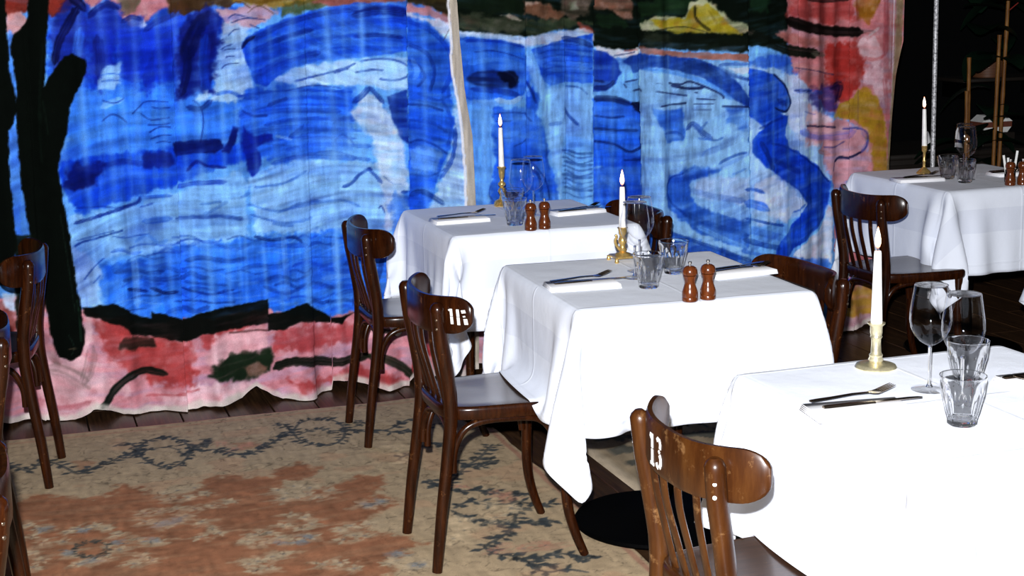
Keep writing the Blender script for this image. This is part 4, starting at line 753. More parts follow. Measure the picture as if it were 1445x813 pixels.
def brass(name, col, rough):
    m, nt, b = mat(name); setp(b, metal=1.0, rough=rough)
    n, r = noise_ramp(nt, 60, [(.3, tuple(x*.55 for x in col)), (.65, col)], objvec(nt), 6)
    nt.links.new(r.outputs['Color'], b.inputs['Base Color']); bump(nt, b, n.outputs['Fac'], .3, .001); return m
M['brass'] = brass('old_brass', (.85,.58,.20), .30)
M['brass'].node_tree.nodes['Principled BSDF'].inputs['Metallic'].default_value = .75
M['brass2'] = brass('pale_polished_brass', (.95,.85,.55), .30)
M['brass2'].node_tree.nodes['Principled BSDF'].inputs['Metallic'].default_value = .8
# chromed pole with speckled wear
m, nt, b = mat('speckled_steel_pole'); n, r = noise_ramp(nt, 90, [(.35, (.12,.12,.13)), (.6, (.75,.75,.78))], objvec(nt), 6); nt.links.new(r.outputs['Color'], b.inputs['Base Color']); setp(b, rough=.55, metal=.4); M['pole'] = m
# wicker
m, nt, b = mat('woven_wicker'); w = nt.nodes.new('ShaderNodeTexWave'); w.inputs['Scale'].default_value = 40; w.bands_direction = 'Z'
nt.links.new(objvec(nt), w.inputs['Vector']); r = nt.nodes.new('ShaderNodeValToRGB'); r.color_ramp.elements[0].color = (.02,.01,.006,1); r.color_ramp.elements[1].color = (.2,.075,.03,1)
nt.links.new(w.outputs['Fac'], r.inputs['Fac']); nt.links.new(r.outputs['Color'], b.inputs['Base Color']); bump(nt, b, w.outputs['Fac'], .5, .004); M['wicker'] = m
# thin clear glass: fresnel mix of a transparent and a glossy surface
def glass(name, tint, refr=0.0, edge=1.0):
    m = bpy.data.materials.new(name); m.use_nodes = True; nt = m.node_tree; nt.nodes.clear()
    out = nt.nodes.new('ShaderNodeOutputMaterial'); tr = nt.nodes.new('ShaderNodeBsdfTransparent'); gl = nt.nodes.new('ShaderNodeBsdfGlossy')
    tr.inputs[0].default_value = (*tint, 1); gl.inputs['Roughness'].default_value = .03; gl.inputs[0].default_value = (.95,.96,1,1)
    fr = nt.nodes.new('ShaderNodeLayerWeight'); fr.inputs['Blend'].default_value = .5
    pw = nt.nodes.new('ShaderNodeMath'); pw.operation = 'POWER'; pw.inputs[1].default_value = 3.2; nt.links.new(fr.outputs['Facing'], pw.inputs[0])
    mul = nt.nodes.new('ShaderNodeMath'); mul.operation = 'MULTIPLY_ADD'; mul.inputs[1].default_value = edge; mul.inputs[2].default_value = .022; mul.use_clamp = True
    nt.links.new(pw.outputs[0], mul.inputs[0])
    mx = nt.nodes.new('ShaderNodeMixShader'); nt.links.new(mul.outputs[0], mx.inputs[0])
    base = tr.outputs[0]
    if refr > 0:
        rf = nt.nodes.new('ShaderNodeBsdfGlass'); rf.inputs['IOR'].default_value = 1.45; rf.inputs['Roughness'].default_value = .0
        m2 = nt.nodes.new('ShaderNodeMixShader'); m2.inputs[0].default_value = refr
        nt.links.new(tr.outputs[0], m2.inputs[1]); nt.links.new(rf.outputs[0], m2.inputs[2]); base = m2.outputs[0]
    nt.links.new(base, mx.inputs[1]); nt.links.new(gl.outputs[0], mx.inputs[2]); nt.links.new(mx.outputs[0], out.inputs['Surface']); return m
M['glass'] = glass('clear_thin_glass', (1,1,1), 0, .62)
M['tumbler'] = glass('pressed_glass', (1,1,1), 1.0, .0)
m, nt, b = mat('candle_flame'); nt.nodes.remove(b); em = nt.nodes.new('ShaderNodeEmission'); em.inputs[1].default_value = 5
tc = nt.nodes.new('ShaderNodeTexCoord'); sp = nt.nodes.new('ShaderNodeSeparateXYZ'); nt.links.new(tc.outputs['Generated'], sp.inputs[0])
r = nt.nodes.new('ShaderNodeValToRGB'); e = r.color_ramp.elements; e[0].color = (.55,.08,.05,1); e[0].position = 0; e[1].position = 1; e[1].color = (1,.32,.12,1); q = e.new(.35); q.color = (1,.75,.5,1); q = e.new(.7); q.color = (1,.85,.7,1)
nt.links.new(sp.outputs['Z'], r.inputs['Fac']); nt.links.new(r.outputs['Color'], em.inputs[0]); nt.links.new(em.outputs[0], nt.nodes['Material Output'].inputs['Surface']); M['flame'] = m
# linen: weave bump, satin band near the edge, ironed creases (all from the cloth's own uv, in metres)
def linen(name, uvs=True):
    m, nt, b = mat(name); setp(b, rough=.8, sheen=.1, spec=.25)
    if uvs:
        uv = nt.nodes.new('ShaderNodeUVMap'); uv.uv_map = 'UVMap'
        mp = nt.nodes.new('ShaderNodeMapping'); mp.inputs['Scale'].default_value = (1,1,1); nt.links.new(uv.outputs[0], mp.inputs['Vector'])
        se = nt.nodes.new('ShaderNodeSeparateXYZ'); nt.links.new(mp.outputs[0], se.inputs[0])
        def math_(op, a, bb=None, clamp=False):
            n = nt.nodes.new('ShaderNodeMath'); n.operation = op; n.use_clamp = clamp
            for i, q in enumerate((a, bb)):
                if q is None: continue
                if isinstance(q, (int, float)): n.inputs[i].default_value = q
                else: nt.links.new(q, n.inputs[i])
            return n.outputs[0]
        ax = math_('ABSOLUTE', se.outputs[0]); ay = math_('ABSOLUTE', se.outputs[1]); d = math_('MAXIMUM', ax, ay)
        # satin band 0.44..0.52 m from the centre
        band = math_('MULTIPLY', math_('GREATER_THAN', d, .437), math_('LESS_THAN', d, .530))
        r = nt.nodes.new('ShaderNodeMix'); r.data_type = 'RGBA'; r.inputs['A'].default_value = (.76,.80,.89,1); r.inputs['B'].default_value = (.69,.73,.83,1)
        nt.links.new(band, r.inputs['Factor']); nt.links.new(r.outputs['Result'], b.inputs['Base Color'])
        # creases at the middle and quarter lines
        def crease(src, at): return math_('SUBTRACT', 1.0, math_('MULTIPLY', math_('ABSOLUTE', math_('SUBTRACT', src, at)), 140.0), True)
        cr = None
        for s_ in (se.outputs[0], se.outputs[1]):
            for at in (0.0, .34, -.34):
                c = crease(s_, at); cr = c if cr is None else math_('MAXIMUM', cr, c)
        hem = crease(d, .655); cr = math_('MAXIMUM', cr, hem)
        nz = nt.nodes.new('ShaderNodeTexNoise'); nz.inputs['Scale'].default_value = 9; nz.inputs['Detail'].default_value = 5; nt.links.new(mp.outputs[0], nz.inputs['Vector'])
        h = math_('ADD', math_('MULTIPLY', cr, .35), math_('MULTIPLY', nz.outputs['Fac'], 1.2))
        n1 = bump(nt, b, h, .55, .006)
        wv = nt.nodes.new('ShaderNodeTexNoise'); wv.inputs['Scale'].default_value = 700; nt.links.new(mp.outputs[0], wv.inputs['Vector'])
        bump(nt, b, wv.outputs['Fac'], .12, .0006, n1)
    else:
        setp(b, col=(.9,.9,.92))
        n, r = noise_ramp(nt, 900, [(.3, (.84,.84,.87)), (.7, (.92,.92,.94))], objvec(nt), 2); nt.links.new(r.outputs['Color'], b.inputs['Base Color']); bump(nt, b, n.outputs['Fac'], .1, .0005)
    return m
M['linen'] = linen('white_damask_linen'); M['napkin'] = linen('white_napkin_linen', False)
def painted(name, attr, wscale, bstr):
    m, nt, b = mat(name); setp(b, rough=.9, spec=.04)
    a = nt.nodes.new('ShaderNodeVertexColor'); a.layer_name = attr
    n, r = noise_ramp(nt, wscale, [(.25, (.72,.72,.72)), (.75, (1.22,1.22,1.22))], objvec(nt), 3, .8)
    mx = nt.nodes.new('ShaderNodeMix'); mx.data_type = 'RGBA'; mx.blend_type = 'MULTIPLY'; mx.inputs['Factor'].default_value = 1; mx.clamp_result = False
    nt.links.new(a.outputs[0], mx.inputs['A']); nt.links.new(r.outputs['Color'], mx.inputs['B']); nt.links.new(mx.outputs['Result'], b.inputs['Base Color'])
    n1 = bump(nt, b, n.outputs['Fac'], bstr, .0015)
    return m, nt, b, n1
m, nt, b, n1 = painted('painted_canvas', 'paint', 330, .25); M['canvas'] = m
cn = nt.nodes.new('ShaderNodeTexNoise'); cn.inputs['Scale'].default_value = 7; cn.inputs['Detail'].default_value = 6; cn.inputs['Distortion'].default_value = .6
nt.links.new(objvec(nt, (1.6, 1, .5)), cn.inputs['Vector']); bump(nt, b, cn.outputs['Fac'], .5, .012, n1)
m, nt, b, n1 = painted('woven_wool_pile', 'paint', 420, .6); M['rug'] = m

# ------------------------------------------------------------------ brush rasteriser (metric canvas)
RNG = np.random.default_rng(7)
LAT = RNG.random((256, 256))
def vnoise(x, y):
    xi = np.floor(x).astype(int); yi = np.floor(y).astype(int); fx = x-xi; fy = y-yi
    fx = fx*fx*(3-2*fx); fy = fy*fy*(3-2*fy); a = xi & 255; b_ = yi & 255; c = (xi+1) & 255; d = (yi+1) & 255
    return (LAT[a,b_]*(1-fx)+LAT[c,b_]*fx)*(1-fy)+(LAT[a,d]*(1-fx)+LAT[c,d]*fx)*fy
def fbm(x, y, o=4):
    s = 0; k = .5; t = 0
    for i in range(o): s = s+k*vnoise(x*2**i+17*i, y*2**i+31*i); t += k; k *= .55
    return s/t
def smooth(e0, e1, x):
    t = np.clip((x-e0)/(e1-e0), 0, 1); return t*t*(3-2*t)
def hexc(h): return np.array([int(h[i:i+2], 16)/255 for i in (0, 2, 4)])
class Canvas:
    def __init__(s, x0, x1, y0, y1, px):
        s.x0, s.y0, s.px = x0, y0, px; s.w = int((x1-x0)/px)+1; s.h = int((y1-y0)/px)+1; s.a = np.zeros((s.h, s.w, 3)); s.k = 0
    def win(s, pts, m):
        p = np.array(pts); i0 = max(0, int((p[:,0].min()-m-s.x0)/s.px)); i1 = min(s.w, int((p[:,0].max()+m-s.x0)/s.px)+2)
        j0 = max(0, int((p[:,1].min()-m-s.y0)/s.px)); j1 = min(s.h, int((p[:,1].max()+m-s.y0)/s.px)+2)
        if i1 <= i0 or j1 <= j0: return None
        X, Y = np.meshgrid(s.x0+np.arange(i0, i1)*s.px, s.y0+np.arange(j0, j1)*s.px); return (slice(j0, j1), slice(i0, i1)), X, Y
    def blend(s, sl, al, col, X, Y):
        v = 1+.16*(fbm(X*22+s.k, Y*22, 3)-.5)*2
        s.a[sl] = s.a[sl]*(1-al[...,None])+np.clip(col[None,None,:]*v[...,None], 0, 1)*al[...,None]
    def stroke(s, col, a, w, st, pts):
        s.k += 3.7; P = np.array([tuple(q)[:2] for q in spline([(p[0], p[1], 0) for p in pts], 4)]); hw = w/2
        g = s.win(P, hw*1.3+.004)
        if g is None: return
        sl, X, Y = g; D = np.full(X.shape, 9.); V = np.zeros(X.shape); T = np.zeros(X.shape); L = 0; tot = np.sum(np.hypot(*(P[1:]-P[:-1]).T))
        for q in range(len(P)-1):
            d = P[q+1]-P[q]; l = math.hypot(*d)
            if l < 1e-6: continue
            d = d/l; rx = X-P[q,0]; ry = Y-P[q,1]; t = np.clip(rx*d[0]+ry*d[1], 0, l); ex = rx-t*d[0]; ey = ry-t*d[1]; dd = np.hypot(ex, ey); k = dd < D
            D[k] = dd[k]; V[k] = (rx*d[1]-ry*d[0])[k]; T[k] = (L+t)[k]; L += l
        nb = vnoise(V/hw*5+s.k*9, T*7+s.k)
        rag = vnoise(V/hw*9+s.k*5, np.full(X.shape, s.k))*.5
        taper = np.clip(np.minimum(T, tot-T)/(hw*(.4+rag*2)+1e-4), 0, 1)*.55+.45
        cov = smooth(0, max(hw*.3, .003), hw*taper*(1+.25*(vnoise(T*60+s.k, X*0)-.5))-D)
        al = a*cov*np.clip(1-st*1.5*np.clip(nb-.25, 0, 1), 0, 1)
        s.blend(sl, al, hexc(col), X, Y)
    def poly(s, col, a, soft, st, pts):
        s.k += 2.3; P = np.array(pts); g = s.win(P, soft*1.5+.003)
        if g is None: return
        sl, X, Y = g; D = np.full(X.shape, 9.); ins = np.zeros(X.shape, bool); n = len(P)
        for q in range(n):
            A = P[q]; B = P[(q+1) % n]; d = B-A; l2 = d@d
            if l2 < 1e-12: continue
            t = np.clip(((X-A[0])*d[0]+(Y-A[1])*d[1])/l2, 0, 1); D = np.minimum(D, np.hypot(X-A[0]-t*d[0], Y-A[1]-t*d[1]))
            c = (A[1] > Y) != (B[1] > Y)
            if abs(d[1]) > 1e-9: ins ^= c & (X < d[0]*(Y-A[1])/d[1]+A[0])
        sd = np.where(ins, D, -D); nn = (fbm(X*38+s.k, Y*38+s.k, 4)-.5)*2
        cov = smooth(-soft*.6, soft*.6, sd+nn*soft*1.3)
        br = fbm(X*7+s.k, (Y+.06*np.sin(X*3.1))*42, 3)
        al = a*cov*np.clip(1-st*1.1*np.clip(br-.42, 0, 1)*2, 0, 1)
        s.blend(sl, al, hexc(col), X, Y)
    def vine(s, col, a, w, pts, rnd):
        P = [tuple(q)[:2] for q in spline([(p[0], p[1], 0) for p in pts], 6)]; acc = 0
        s.stroke(col, a*.85, w*.24, .3, pts)
        for q in range(len(P)-1):
            dx = P[q+1][0]-P[q][0]; dy = P[q+1][1]-P[q][1]; l = math.hypot(dx, dy); acc += l
            if acc > w*.40:
                acc = 0; an = math.atan2(dy, dx)
                for sg in (1, -1):
                    if rnd.random() < .12: continue
                    th = an+sg*rnd.uniform(.3, 1.5); L = w*rnd.uniform(.45, .80); hw_ = w*rnd.uniform(.13, .23); x, y = P[q]
                    c, n_ = math.cos(th), math.sin(th)
                    s.poly(col, a, .004, .1, [(x, y), (x+c*L*.5-n_*hw_, y+n_*L*.5+c*hw_), (x+c*L, y+n_*L), (x+c*L*.5+n_*hw_, y+n_*L*.5-c*hw_)])
    def flowers(s, col, a, w, pts, rnd):
        for (x, y) in pts:
            for _q in range(3): s.poly(col, a*.55, .012, .3, [(x+rnd.uniform(-1.5, 1.5)*w+dx_*w*.8, y+rnd.uniform(-1.1, 1.1)*w*0+dy_*w*.6+(_q-1)*w*.9) for dx_, dy_ in ((-1, 0), (0, -1), (1.2, .1), (.1, 1))])
            o = rnd.random()*6; n = rnd.choice((4, 5, 6))
            for k in range(n):
                th = o+k*2*PI/n+rnd.uniform(-.3, .3); L = w*rnd.uniform(.7, 1.35); hw_ = w*rnd.uniform(.2, .4); c, n_ = math.cos(th), math.sin(th)
                s.poly(col, a, .005, .15, [(x+c*w*.1, y+n_*w*.1), (x+c*L*.5-n_*hw_, y+n_*L*.5+c*hw_), (x+c*L, y+n_*L), (x+c*L*.5+n_*hw_, y+n_*L*.5-c*hw_)])
            s.poly('6c6a66', a*.6, .004, 0, [(x-.008, y), (x, y-.008), (x+.008, y), (x, y+.008)])
    def run(s, data):
        rnd = random.Random(11)
        for k, col, a, w, st, pts in data:
            if k == 'P': s.poly(col, a, w, st, pts)
            elif k == 'S': s.stroke(col, a, w, st, pts)
            elif k == 'V': s.vine(col, a, w, pts, rnd)
            else: s.flowers(col, a, w, pts, rnd)
    def sample(s, x, y):
        i = np.clip((x-s.x0)/s.px, 0, s.w-1.001); j = np.clip((y-s.y0)/s.px, 0, s.h-1.001); a = i.astype(int); b_ = j.astype(int); fx = (i-a)[...,None]; fy = (j-b_)[...,None]
        A = s.a; return (A[b_,a]*(1-fx)+A[b_,a+1]*fx)*(1-fy)+(A[b_+1,a]*(1-fx)+A[b_+1,a+1]*fx)*fy
def lin(c): return np.where(c <= .04045, c/12.92, ((c+.055)/1.055)**2.4)
def grid_mesh(name, P, colr, material, uv=None, parent=None):
    h, w, _ = P.shape; idx = np.arange(h*w).reshape(h, w)
    F = np.stack([idx[:-1,:-1], idx[:-1,1:], idx[1:,1:], idx[1:,:-1]], -1).reshape(-1, 4)
    me = bpy.data.meshes.new(name); me.vertices.add(h*w); me.vertices.foreach_set('co', P.reshape(-1).astype(np.float32))
    me.loops.add(F.size); me.loops.foreach_set('vertex_index', F.reshape(-1).astype(np.int32))
    me.polygons.add(len(F)); me.polygons.foreach_set('loop_start', (np.arange(len(F))*4).astype(np.int32))
    me.update(calc_edges=True); me.validate()
    if colr is not None:
        at = me.color_attributes.new('paint', 'FLOAT_COLOR', 'POINT'); c4 = np.ones((h*w, 4), np.float32); c4[:,:3] = colr.reshape(-1, 3); at.data.foreach_set('color', c4.reshape(-1))
    if uv is not None:
        ul = me.uv_layers.new(name='UVMap'); ul.data.foreach_set('uv', uv.reshape(-1, 2)[F.reshape(-1)].reshape(-1).astype(np.float32))
    me.materials.append(material); me.shade_smooth()
    o = bpy.data.objects.new(name, me); COL.objects.link(o)
    if parent: o.parent = parent
    return o

# ------------------------------------------------------------------ the room shell
def struct(name, mb, m): return tag(mb.build(name, m, smooth=0), kind='structure')
X0, X1, Y0, Y1, ZC = -3.2, 7.4, -1.5, 8.1, 3.15
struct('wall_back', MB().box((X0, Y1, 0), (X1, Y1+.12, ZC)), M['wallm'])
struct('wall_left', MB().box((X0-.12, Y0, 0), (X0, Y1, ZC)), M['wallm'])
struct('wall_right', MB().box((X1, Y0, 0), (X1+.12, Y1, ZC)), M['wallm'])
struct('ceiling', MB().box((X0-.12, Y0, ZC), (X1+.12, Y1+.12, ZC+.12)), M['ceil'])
floor = struct('floor', MB().box((X0, Y0, -.10), (X1, Y1, -.022)), M['darkwood'])
rnd = random.Random(3)
PW = .172; protos = {}
nrow = int((X1-X0)/PW)
for i in range(nrow):
    xa = X0+i*PW; y = Y0; off = rnd.uniform(1.0, 3.2); first = True
    while y < Y1-.01:
        L = off if first else rnd.choice((2.4, 3.0)); first = False
        ye = min(y+L, Y1)
        if Y1-ye < .5: ye = Y1
        key = round(ye-y, 2)
        vis = xa > -1.4 and ye > 1.6
        if key not in protos:
            protos[key] = MB().box((.0022, .0015, -.022), (PW-.0022, ye-y-.0015, 0), .003).build('plank', M['plank'], floor, 30)
            o = protos[key]
        else:
            o = protos[key].copy(); COL.objects.link(o)
        o.location = (xa, y, rnd.uniform(-.0015, 0)); y = ye

# ------------------------------------------------------------------ painted curtains
CV = Canvas(-1.0, 3.98, -.03, 2.0, .003)
CV.a[:] = hexc('33402e')
CV.run(CURTAIN_PAINT)
# dry-brush drag and light on the fold ridges, painted in as pale bands
_X, _Z = np.meshgrid(CV.x0+np.arange(CV.w)*CV.px, CV.y0+np.arange(CV.h)*CV.px)
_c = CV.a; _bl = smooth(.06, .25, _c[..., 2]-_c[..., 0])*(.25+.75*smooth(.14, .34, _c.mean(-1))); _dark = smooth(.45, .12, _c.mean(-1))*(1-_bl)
_wz = _Z+.10*np.sin(_X*2.6+1+_Z)+.035*np.sin(_X*6.1+_Z*3)+.16*vnoise(_X*2.2, _Z*2.2)
_n1 = fbm(_X*4.2, _wz*60, 4); _n2 = fbm(_X*4+30, _wz*26+9, 4); _n3 = fbm(_X*4+70, _Z*4+7, 3)
_c *= (1+(.20*(_n1-.5)*2*_bl*np.where(_X > 1.8, .45, 1)+.05*(_n1-.5)*2*(1-_bl)))[..., None]
_n5 = fbm(_X*90+4, _Z*14+8, 3); _c *= (1+.16*(_n5-.5)*2*np.where(_X > 1.8, 1, .55)*(_bl+.3))[..., None]
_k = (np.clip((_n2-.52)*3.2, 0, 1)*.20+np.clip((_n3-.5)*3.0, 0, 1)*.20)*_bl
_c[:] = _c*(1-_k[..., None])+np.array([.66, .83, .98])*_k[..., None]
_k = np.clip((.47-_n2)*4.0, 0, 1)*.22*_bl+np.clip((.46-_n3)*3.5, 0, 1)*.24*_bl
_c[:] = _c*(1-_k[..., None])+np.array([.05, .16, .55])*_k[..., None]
_n4 = fbm(_X*26+5, _Z*26+2, 4); _k = np.clip((_n4-.52)*3, 0, 1)*.30*(1-_bl)*(1-_dark)
_c[:] = _c*(1-_k[..., None])+np.array([.93, .84, .87])*_k[..., None]
_k = np.clip((.45-_n4)*3, 0, 1)*.25*(1-_bl)*(1-_dark); _c[:] = _c*(1-_k[..., None])+np.array([.62, .20, .22])*_k[..., None]
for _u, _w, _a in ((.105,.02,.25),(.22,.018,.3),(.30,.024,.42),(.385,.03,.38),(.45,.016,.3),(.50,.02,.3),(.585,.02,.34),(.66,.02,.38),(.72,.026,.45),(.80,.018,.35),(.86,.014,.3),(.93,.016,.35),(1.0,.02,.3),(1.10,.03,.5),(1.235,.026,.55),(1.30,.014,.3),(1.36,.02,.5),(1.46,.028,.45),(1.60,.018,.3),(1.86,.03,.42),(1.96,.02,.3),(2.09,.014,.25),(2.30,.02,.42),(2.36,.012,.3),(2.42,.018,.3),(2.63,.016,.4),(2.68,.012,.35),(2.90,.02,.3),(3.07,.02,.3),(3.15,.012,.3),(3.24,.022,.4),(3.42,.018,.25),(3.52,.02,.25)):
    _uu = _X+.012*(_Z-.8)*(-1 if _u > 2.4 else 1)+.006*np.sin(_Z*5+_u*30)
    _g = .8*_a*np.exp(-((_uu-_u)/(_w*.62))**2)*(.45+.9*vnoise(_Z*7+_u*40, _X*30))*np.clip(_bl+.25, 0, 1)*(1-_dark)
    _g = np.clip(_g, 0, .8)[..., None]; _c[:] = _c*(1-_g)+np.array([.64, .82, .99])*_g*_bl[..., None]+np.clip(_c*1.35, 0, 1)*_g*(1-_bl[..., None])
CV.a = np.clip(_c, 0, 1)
SEAM = [(1.742, 1.545), (1.75, 1.377), (1.763, 1.207), (1.791, 1.006), (1.796, 0.862), (1.799, 0.717), (1.803, 0.0)]
SEAM = [(1.735, 3.2)]+SEAM
EDGE = [(u_+.045, z_) for u_, z_ in ((3.885, 3.2), (3.877, 1.5), (3.875, 1.314), (3.835, 1.159), (3.811, 0.972), (3.794, 0.758), (3.804, 0.04), (3.804, 0))]
HEM = [(-1, .02), (-0.072, 0.028), (-0.037, 0.016), (0.024, 0.009), (0.132, 0.008), (0.157, 0.0), (0.197, 0.004), (0.264, 0.042), (0.306, 0.04), (0.378, 0.004), (0.472, 0.002), (0.625, 0.002), (0.637, 0.005), (0.72, 0.011), (0.831, 0.019), (0.886, 0.068), (0.916, 0.048), (0.988, 0.006), (1.055, 0.002), (1.196, 0.005), (1.199, 0.046), (1.29, 0.037), (1.409, 0.007), (1.507, 0.003), (1.532, 0.042), (1.643, 0.04), (1.734, 0.037), (1.887, 0.046), (2.201, 0.041), (2.857, 0.029), (3.556, 0.003), (3.611, 0.008), (3.701, 0.016), (3.811, 0.019), (4.2, .02)]
def interp(tab, v, ix, iy):
    t = sorted(tab, key=lambda q: q[ix]); return np.interp(v, [q[ix] for q in t], [q[iy] for q in t])
PLEATS = [(.105, .018, .10), (.622, .034, .16), (1.13, .016, .1), (1.517, .042, .17), (2.03, .018, .14), (2.214, .026, .12), (2.336, .026, .10), (2.546, .024, .13), (3.033, .045, .2), (3.30, .015, .1), (3.619, .03, .2)]
RID = [.30, .41, .50, .72, .80, .93, 1.10, 1.235, 1.35, 1.45, 1.62, 1.86, 1.96, 2.12, 2.28, 2.42, 2.66, 2.74, 2.90, 3.12, 3.22, 3.42, 3.52]
def fold_y(u, z):
    drift = .02*(z-.8)
    y = .022*np.sin(u*11.5+.9*np.sin(u*3)+.5*z)+.012*np.sin(u*5.1+1.3)
    y = y+.006*np.sin(u*47+2.1*np.sin(u*9)+z*1.2)
    for c in RID: y = y-.010*np.exp(-((u+drift*.5-c)/.020)**2)
    for p, a, w in PLEATS:
        d = u-(p+drift*(-1 if p > 2.4 else .6)); y = y-a*np.where(d < 0, np.exp(d/w), 0)*(1 if p != 0 else 0)
    low = np.clip((.45-z)/.45, 0, 1)
    y = y+low**1.5*(.035*np.sin(u*17+1.2*np.sin(u*4+1))+.018*np.sin(u*39+z*9))+low**3*(.02*vnoise(u*22, z*20)-.02)
    y = y+.004*(vnoise(u*14+40, z*5)-.5)
    return y
def curtain(name, ua, edge, side, n, yoff, label):
    z = np.concatenate([np.linspace(0, 1.66, 370), np.linspace(1.70, 3.08, 36)])
    U0 = np.linspace(0, 1, n); S_, Z = np.meshgrid(U0, z)
    e = interp(edge, Z, 1, 0); U = ua+S_*(e-ua)
    hem = interp(HEM, U, 0, 1)+.006*(vnoise(U*40, U*0+3)-.5)
    hem = np.maximum(hem, .003)
    Zr = np.where(Z < .5, hem+(Z/.5)*(.5-hem), Z)
    Y = 5.97+yoff+fold_y(U, Zr)+.13*smooth(3.3, 3.6, U)
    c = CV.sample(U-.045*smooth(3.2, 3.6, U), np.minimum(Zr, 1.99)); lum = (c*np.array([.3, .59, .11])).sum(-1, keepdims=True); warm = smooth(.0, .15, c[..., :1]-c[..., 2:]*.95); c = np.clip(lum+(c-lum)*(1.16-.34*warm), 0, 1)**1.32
    ce = np.array([.70,.66,.60]); 
    if side == 'L':
        dist = e-U; dist = dist+.010*(vnoise(Zr*7, Zr*0+2)-.5)+.004*(vnoise(Zr*40, Zr*0)-.5); k = smooth(.030, .026, dist)[...,None]; c = c*(1-k)+ce*(.9+.25*vnoise(U*150, Zr*14))[...,None]*k
        k2 = (smooth(.040, .034, dist)*smooth(.026, .030, dist))[...,None]; c = c*(1-k2)+np.array([.9,.9,.93])*k2
        Y = Y-.03*np.clip(1-dist/.05, 0, 1)**2
    k = (smooth(.034, .014, Zr-hem+.014*(vnoise(U*26, U*0+7)-.4))*(.55+.45*vnoise(U*60, Zr*60)))[..., None]; c = c*(1-k)+np.array([.84, .80, .77])*k
    albedo = np.clip(lin(np.clip(c, 0, 1))*CURT_K, .0008, .9)
    P = np.stack([U, Y, Zr], -1)
    o = grid_mesh(name, P, albedo, M['canvas']); tag(o, label, 'curtain')
    return o
CURT_K = .86
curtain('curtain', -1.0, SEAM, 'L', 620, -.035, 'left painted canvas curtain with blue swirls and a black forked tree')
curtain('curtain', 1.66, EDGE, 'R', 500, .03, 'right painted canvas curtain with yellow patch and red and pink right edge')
r_ = MB().tube([(-1.05, 5.97, 3.11), (3.92, 5.97, 3.11)], .014, 10).build('curtain_rail', M['iron']); tag(r_, 'black ceiling rail above the painted curtains', 'rail')

# ------------------------------------------------------------------ rugs
RC = Canvas(-1.0, 1.66, 2.2, 5.76, .003)
RC.a[:] = hexc('978469')
RC.run(RUG_PAINT)
Xg, Yg = np.meshgrid(RC.x0+np.arange(RC.w)*RC.px, RC.y0+np.arange(RC.h)*RC.px)
def rug_detail(a, Xg, Yg, fieldmask):
    f1 = fbm(Xg*12, Yg*12, 3); f2 = fbm(Xg*17+50, Yg*17+9, 2)
    ln = np.maximum(1-np.abs(f1-.5)/.012, 1-np.abs(f2-.47)/.011); ln = np.clip(ln, 0, 1)*(1-fieldmask*.75)
    a[:] = a*(1-.42*ln[...,None])
    sp = fbm(Xg*60, Yg*16, 2); a[:] = a*(.90+.2*sp[...,None])
    blot = smooth(.62, .72, fbm(Xg*6+9, Yg*6+3, 3))*(1-fieldmask); a[:] = a*(1-.25*blot[...,None])+hexc('b07a5c')*(.25*blot[...,None])
fm = smooth(.10, .2, RC.a[...,0]-RC.a[...,2]-.05)
rug_detail(RC.a, Xg, Yg, fm)
def rug(name, x0, x1, y0, y1, src, step, label, th=.008):
    xs = np.linspace(x0, x1, int((x1-x0)/step)); ys = np.linspace(y0, y1, int((y1-y0)/step)); X, Y = np.meshgrid(xs, ys)
    c = src(X, Y)
    wob = .006*(vnoise(X*9+5, Y*0)-.5)
    Yw = np.where(Y > y1-.12, Y+wob*(Y-y1+.12)/.12*2, Y); Xw = np.where(X > x1-.1, X+.006*(vnoise(Y*9, Y*0+4)-.5)*2*(X-x1+.1)/.1, X)
    Z = th+.0015*vnoise(X*40, Y*40)
    ed = np.minimum(np.minimum(X-x0, x1-X), np.minimum(Y-y0, y1-Y)); Z = np.where(ed < .004, .001, Z)
    return tag(grid_mesh(name, np.stack([Xw, Yw, Z], -1), np.clip(lin(np.clip(c, 0, 1))*RUG_K, 0, .9), M['rug']), label, 'rug')
RUG_K = 1.45
def src1(X, Y):
    c = RC.sample(X, Y); k = smooth(.022, .008, 5.725-Y)[...,None]; c = c*(1-k)+np.array([.62,.50,.42])*k
    k = (smooth(.075, .06, 5.725-Y)*smooth(.04, .055, 5.725-Y))[...,None]*.35; c = c*(1-k)+np.array([.60,.42,.34])*k
    k = (smooth(.04, .03, 1.638-X)*smooth(.012, .02, 1.638-X))[...,None]*.5; return c*(1-k)+np.array([.52,.33,.28])*k
rug('rug', -.96, 1.638, 2.25, 5.725, src1, .0054, 'large worn beige and terracotta rug with dark leafy vine border')
def src2(X, Y):
    c = np.ones(X.shape+(3,))*hexc('857660')
    a = vnoise(X*34, Y*16+3*np.sin(X*8)); row = .5+.5*np.sin(Y*40+2*np.sin(X*6)); lf = smooth(.50, .57, a*.6+row*.45)*smooth(.0, .03, X-1.9)
    c = c*(1-.75*lf[...,None])+hexc('3c3f3c')*(.75*lf[...,None])
    k = smooth(.04, .03, X-1.845)[...,None]*.5; c = c*(1-k)+hexc('b8aa96')*k
    return c*(.85+.3*fbm(X*50, Y*20, 2)[...,None])
rug('rug', 1.843, 3.05, 1.2, 5.0, src2, .012, 'grey-beige rug with rows of dark leaves under the table row')
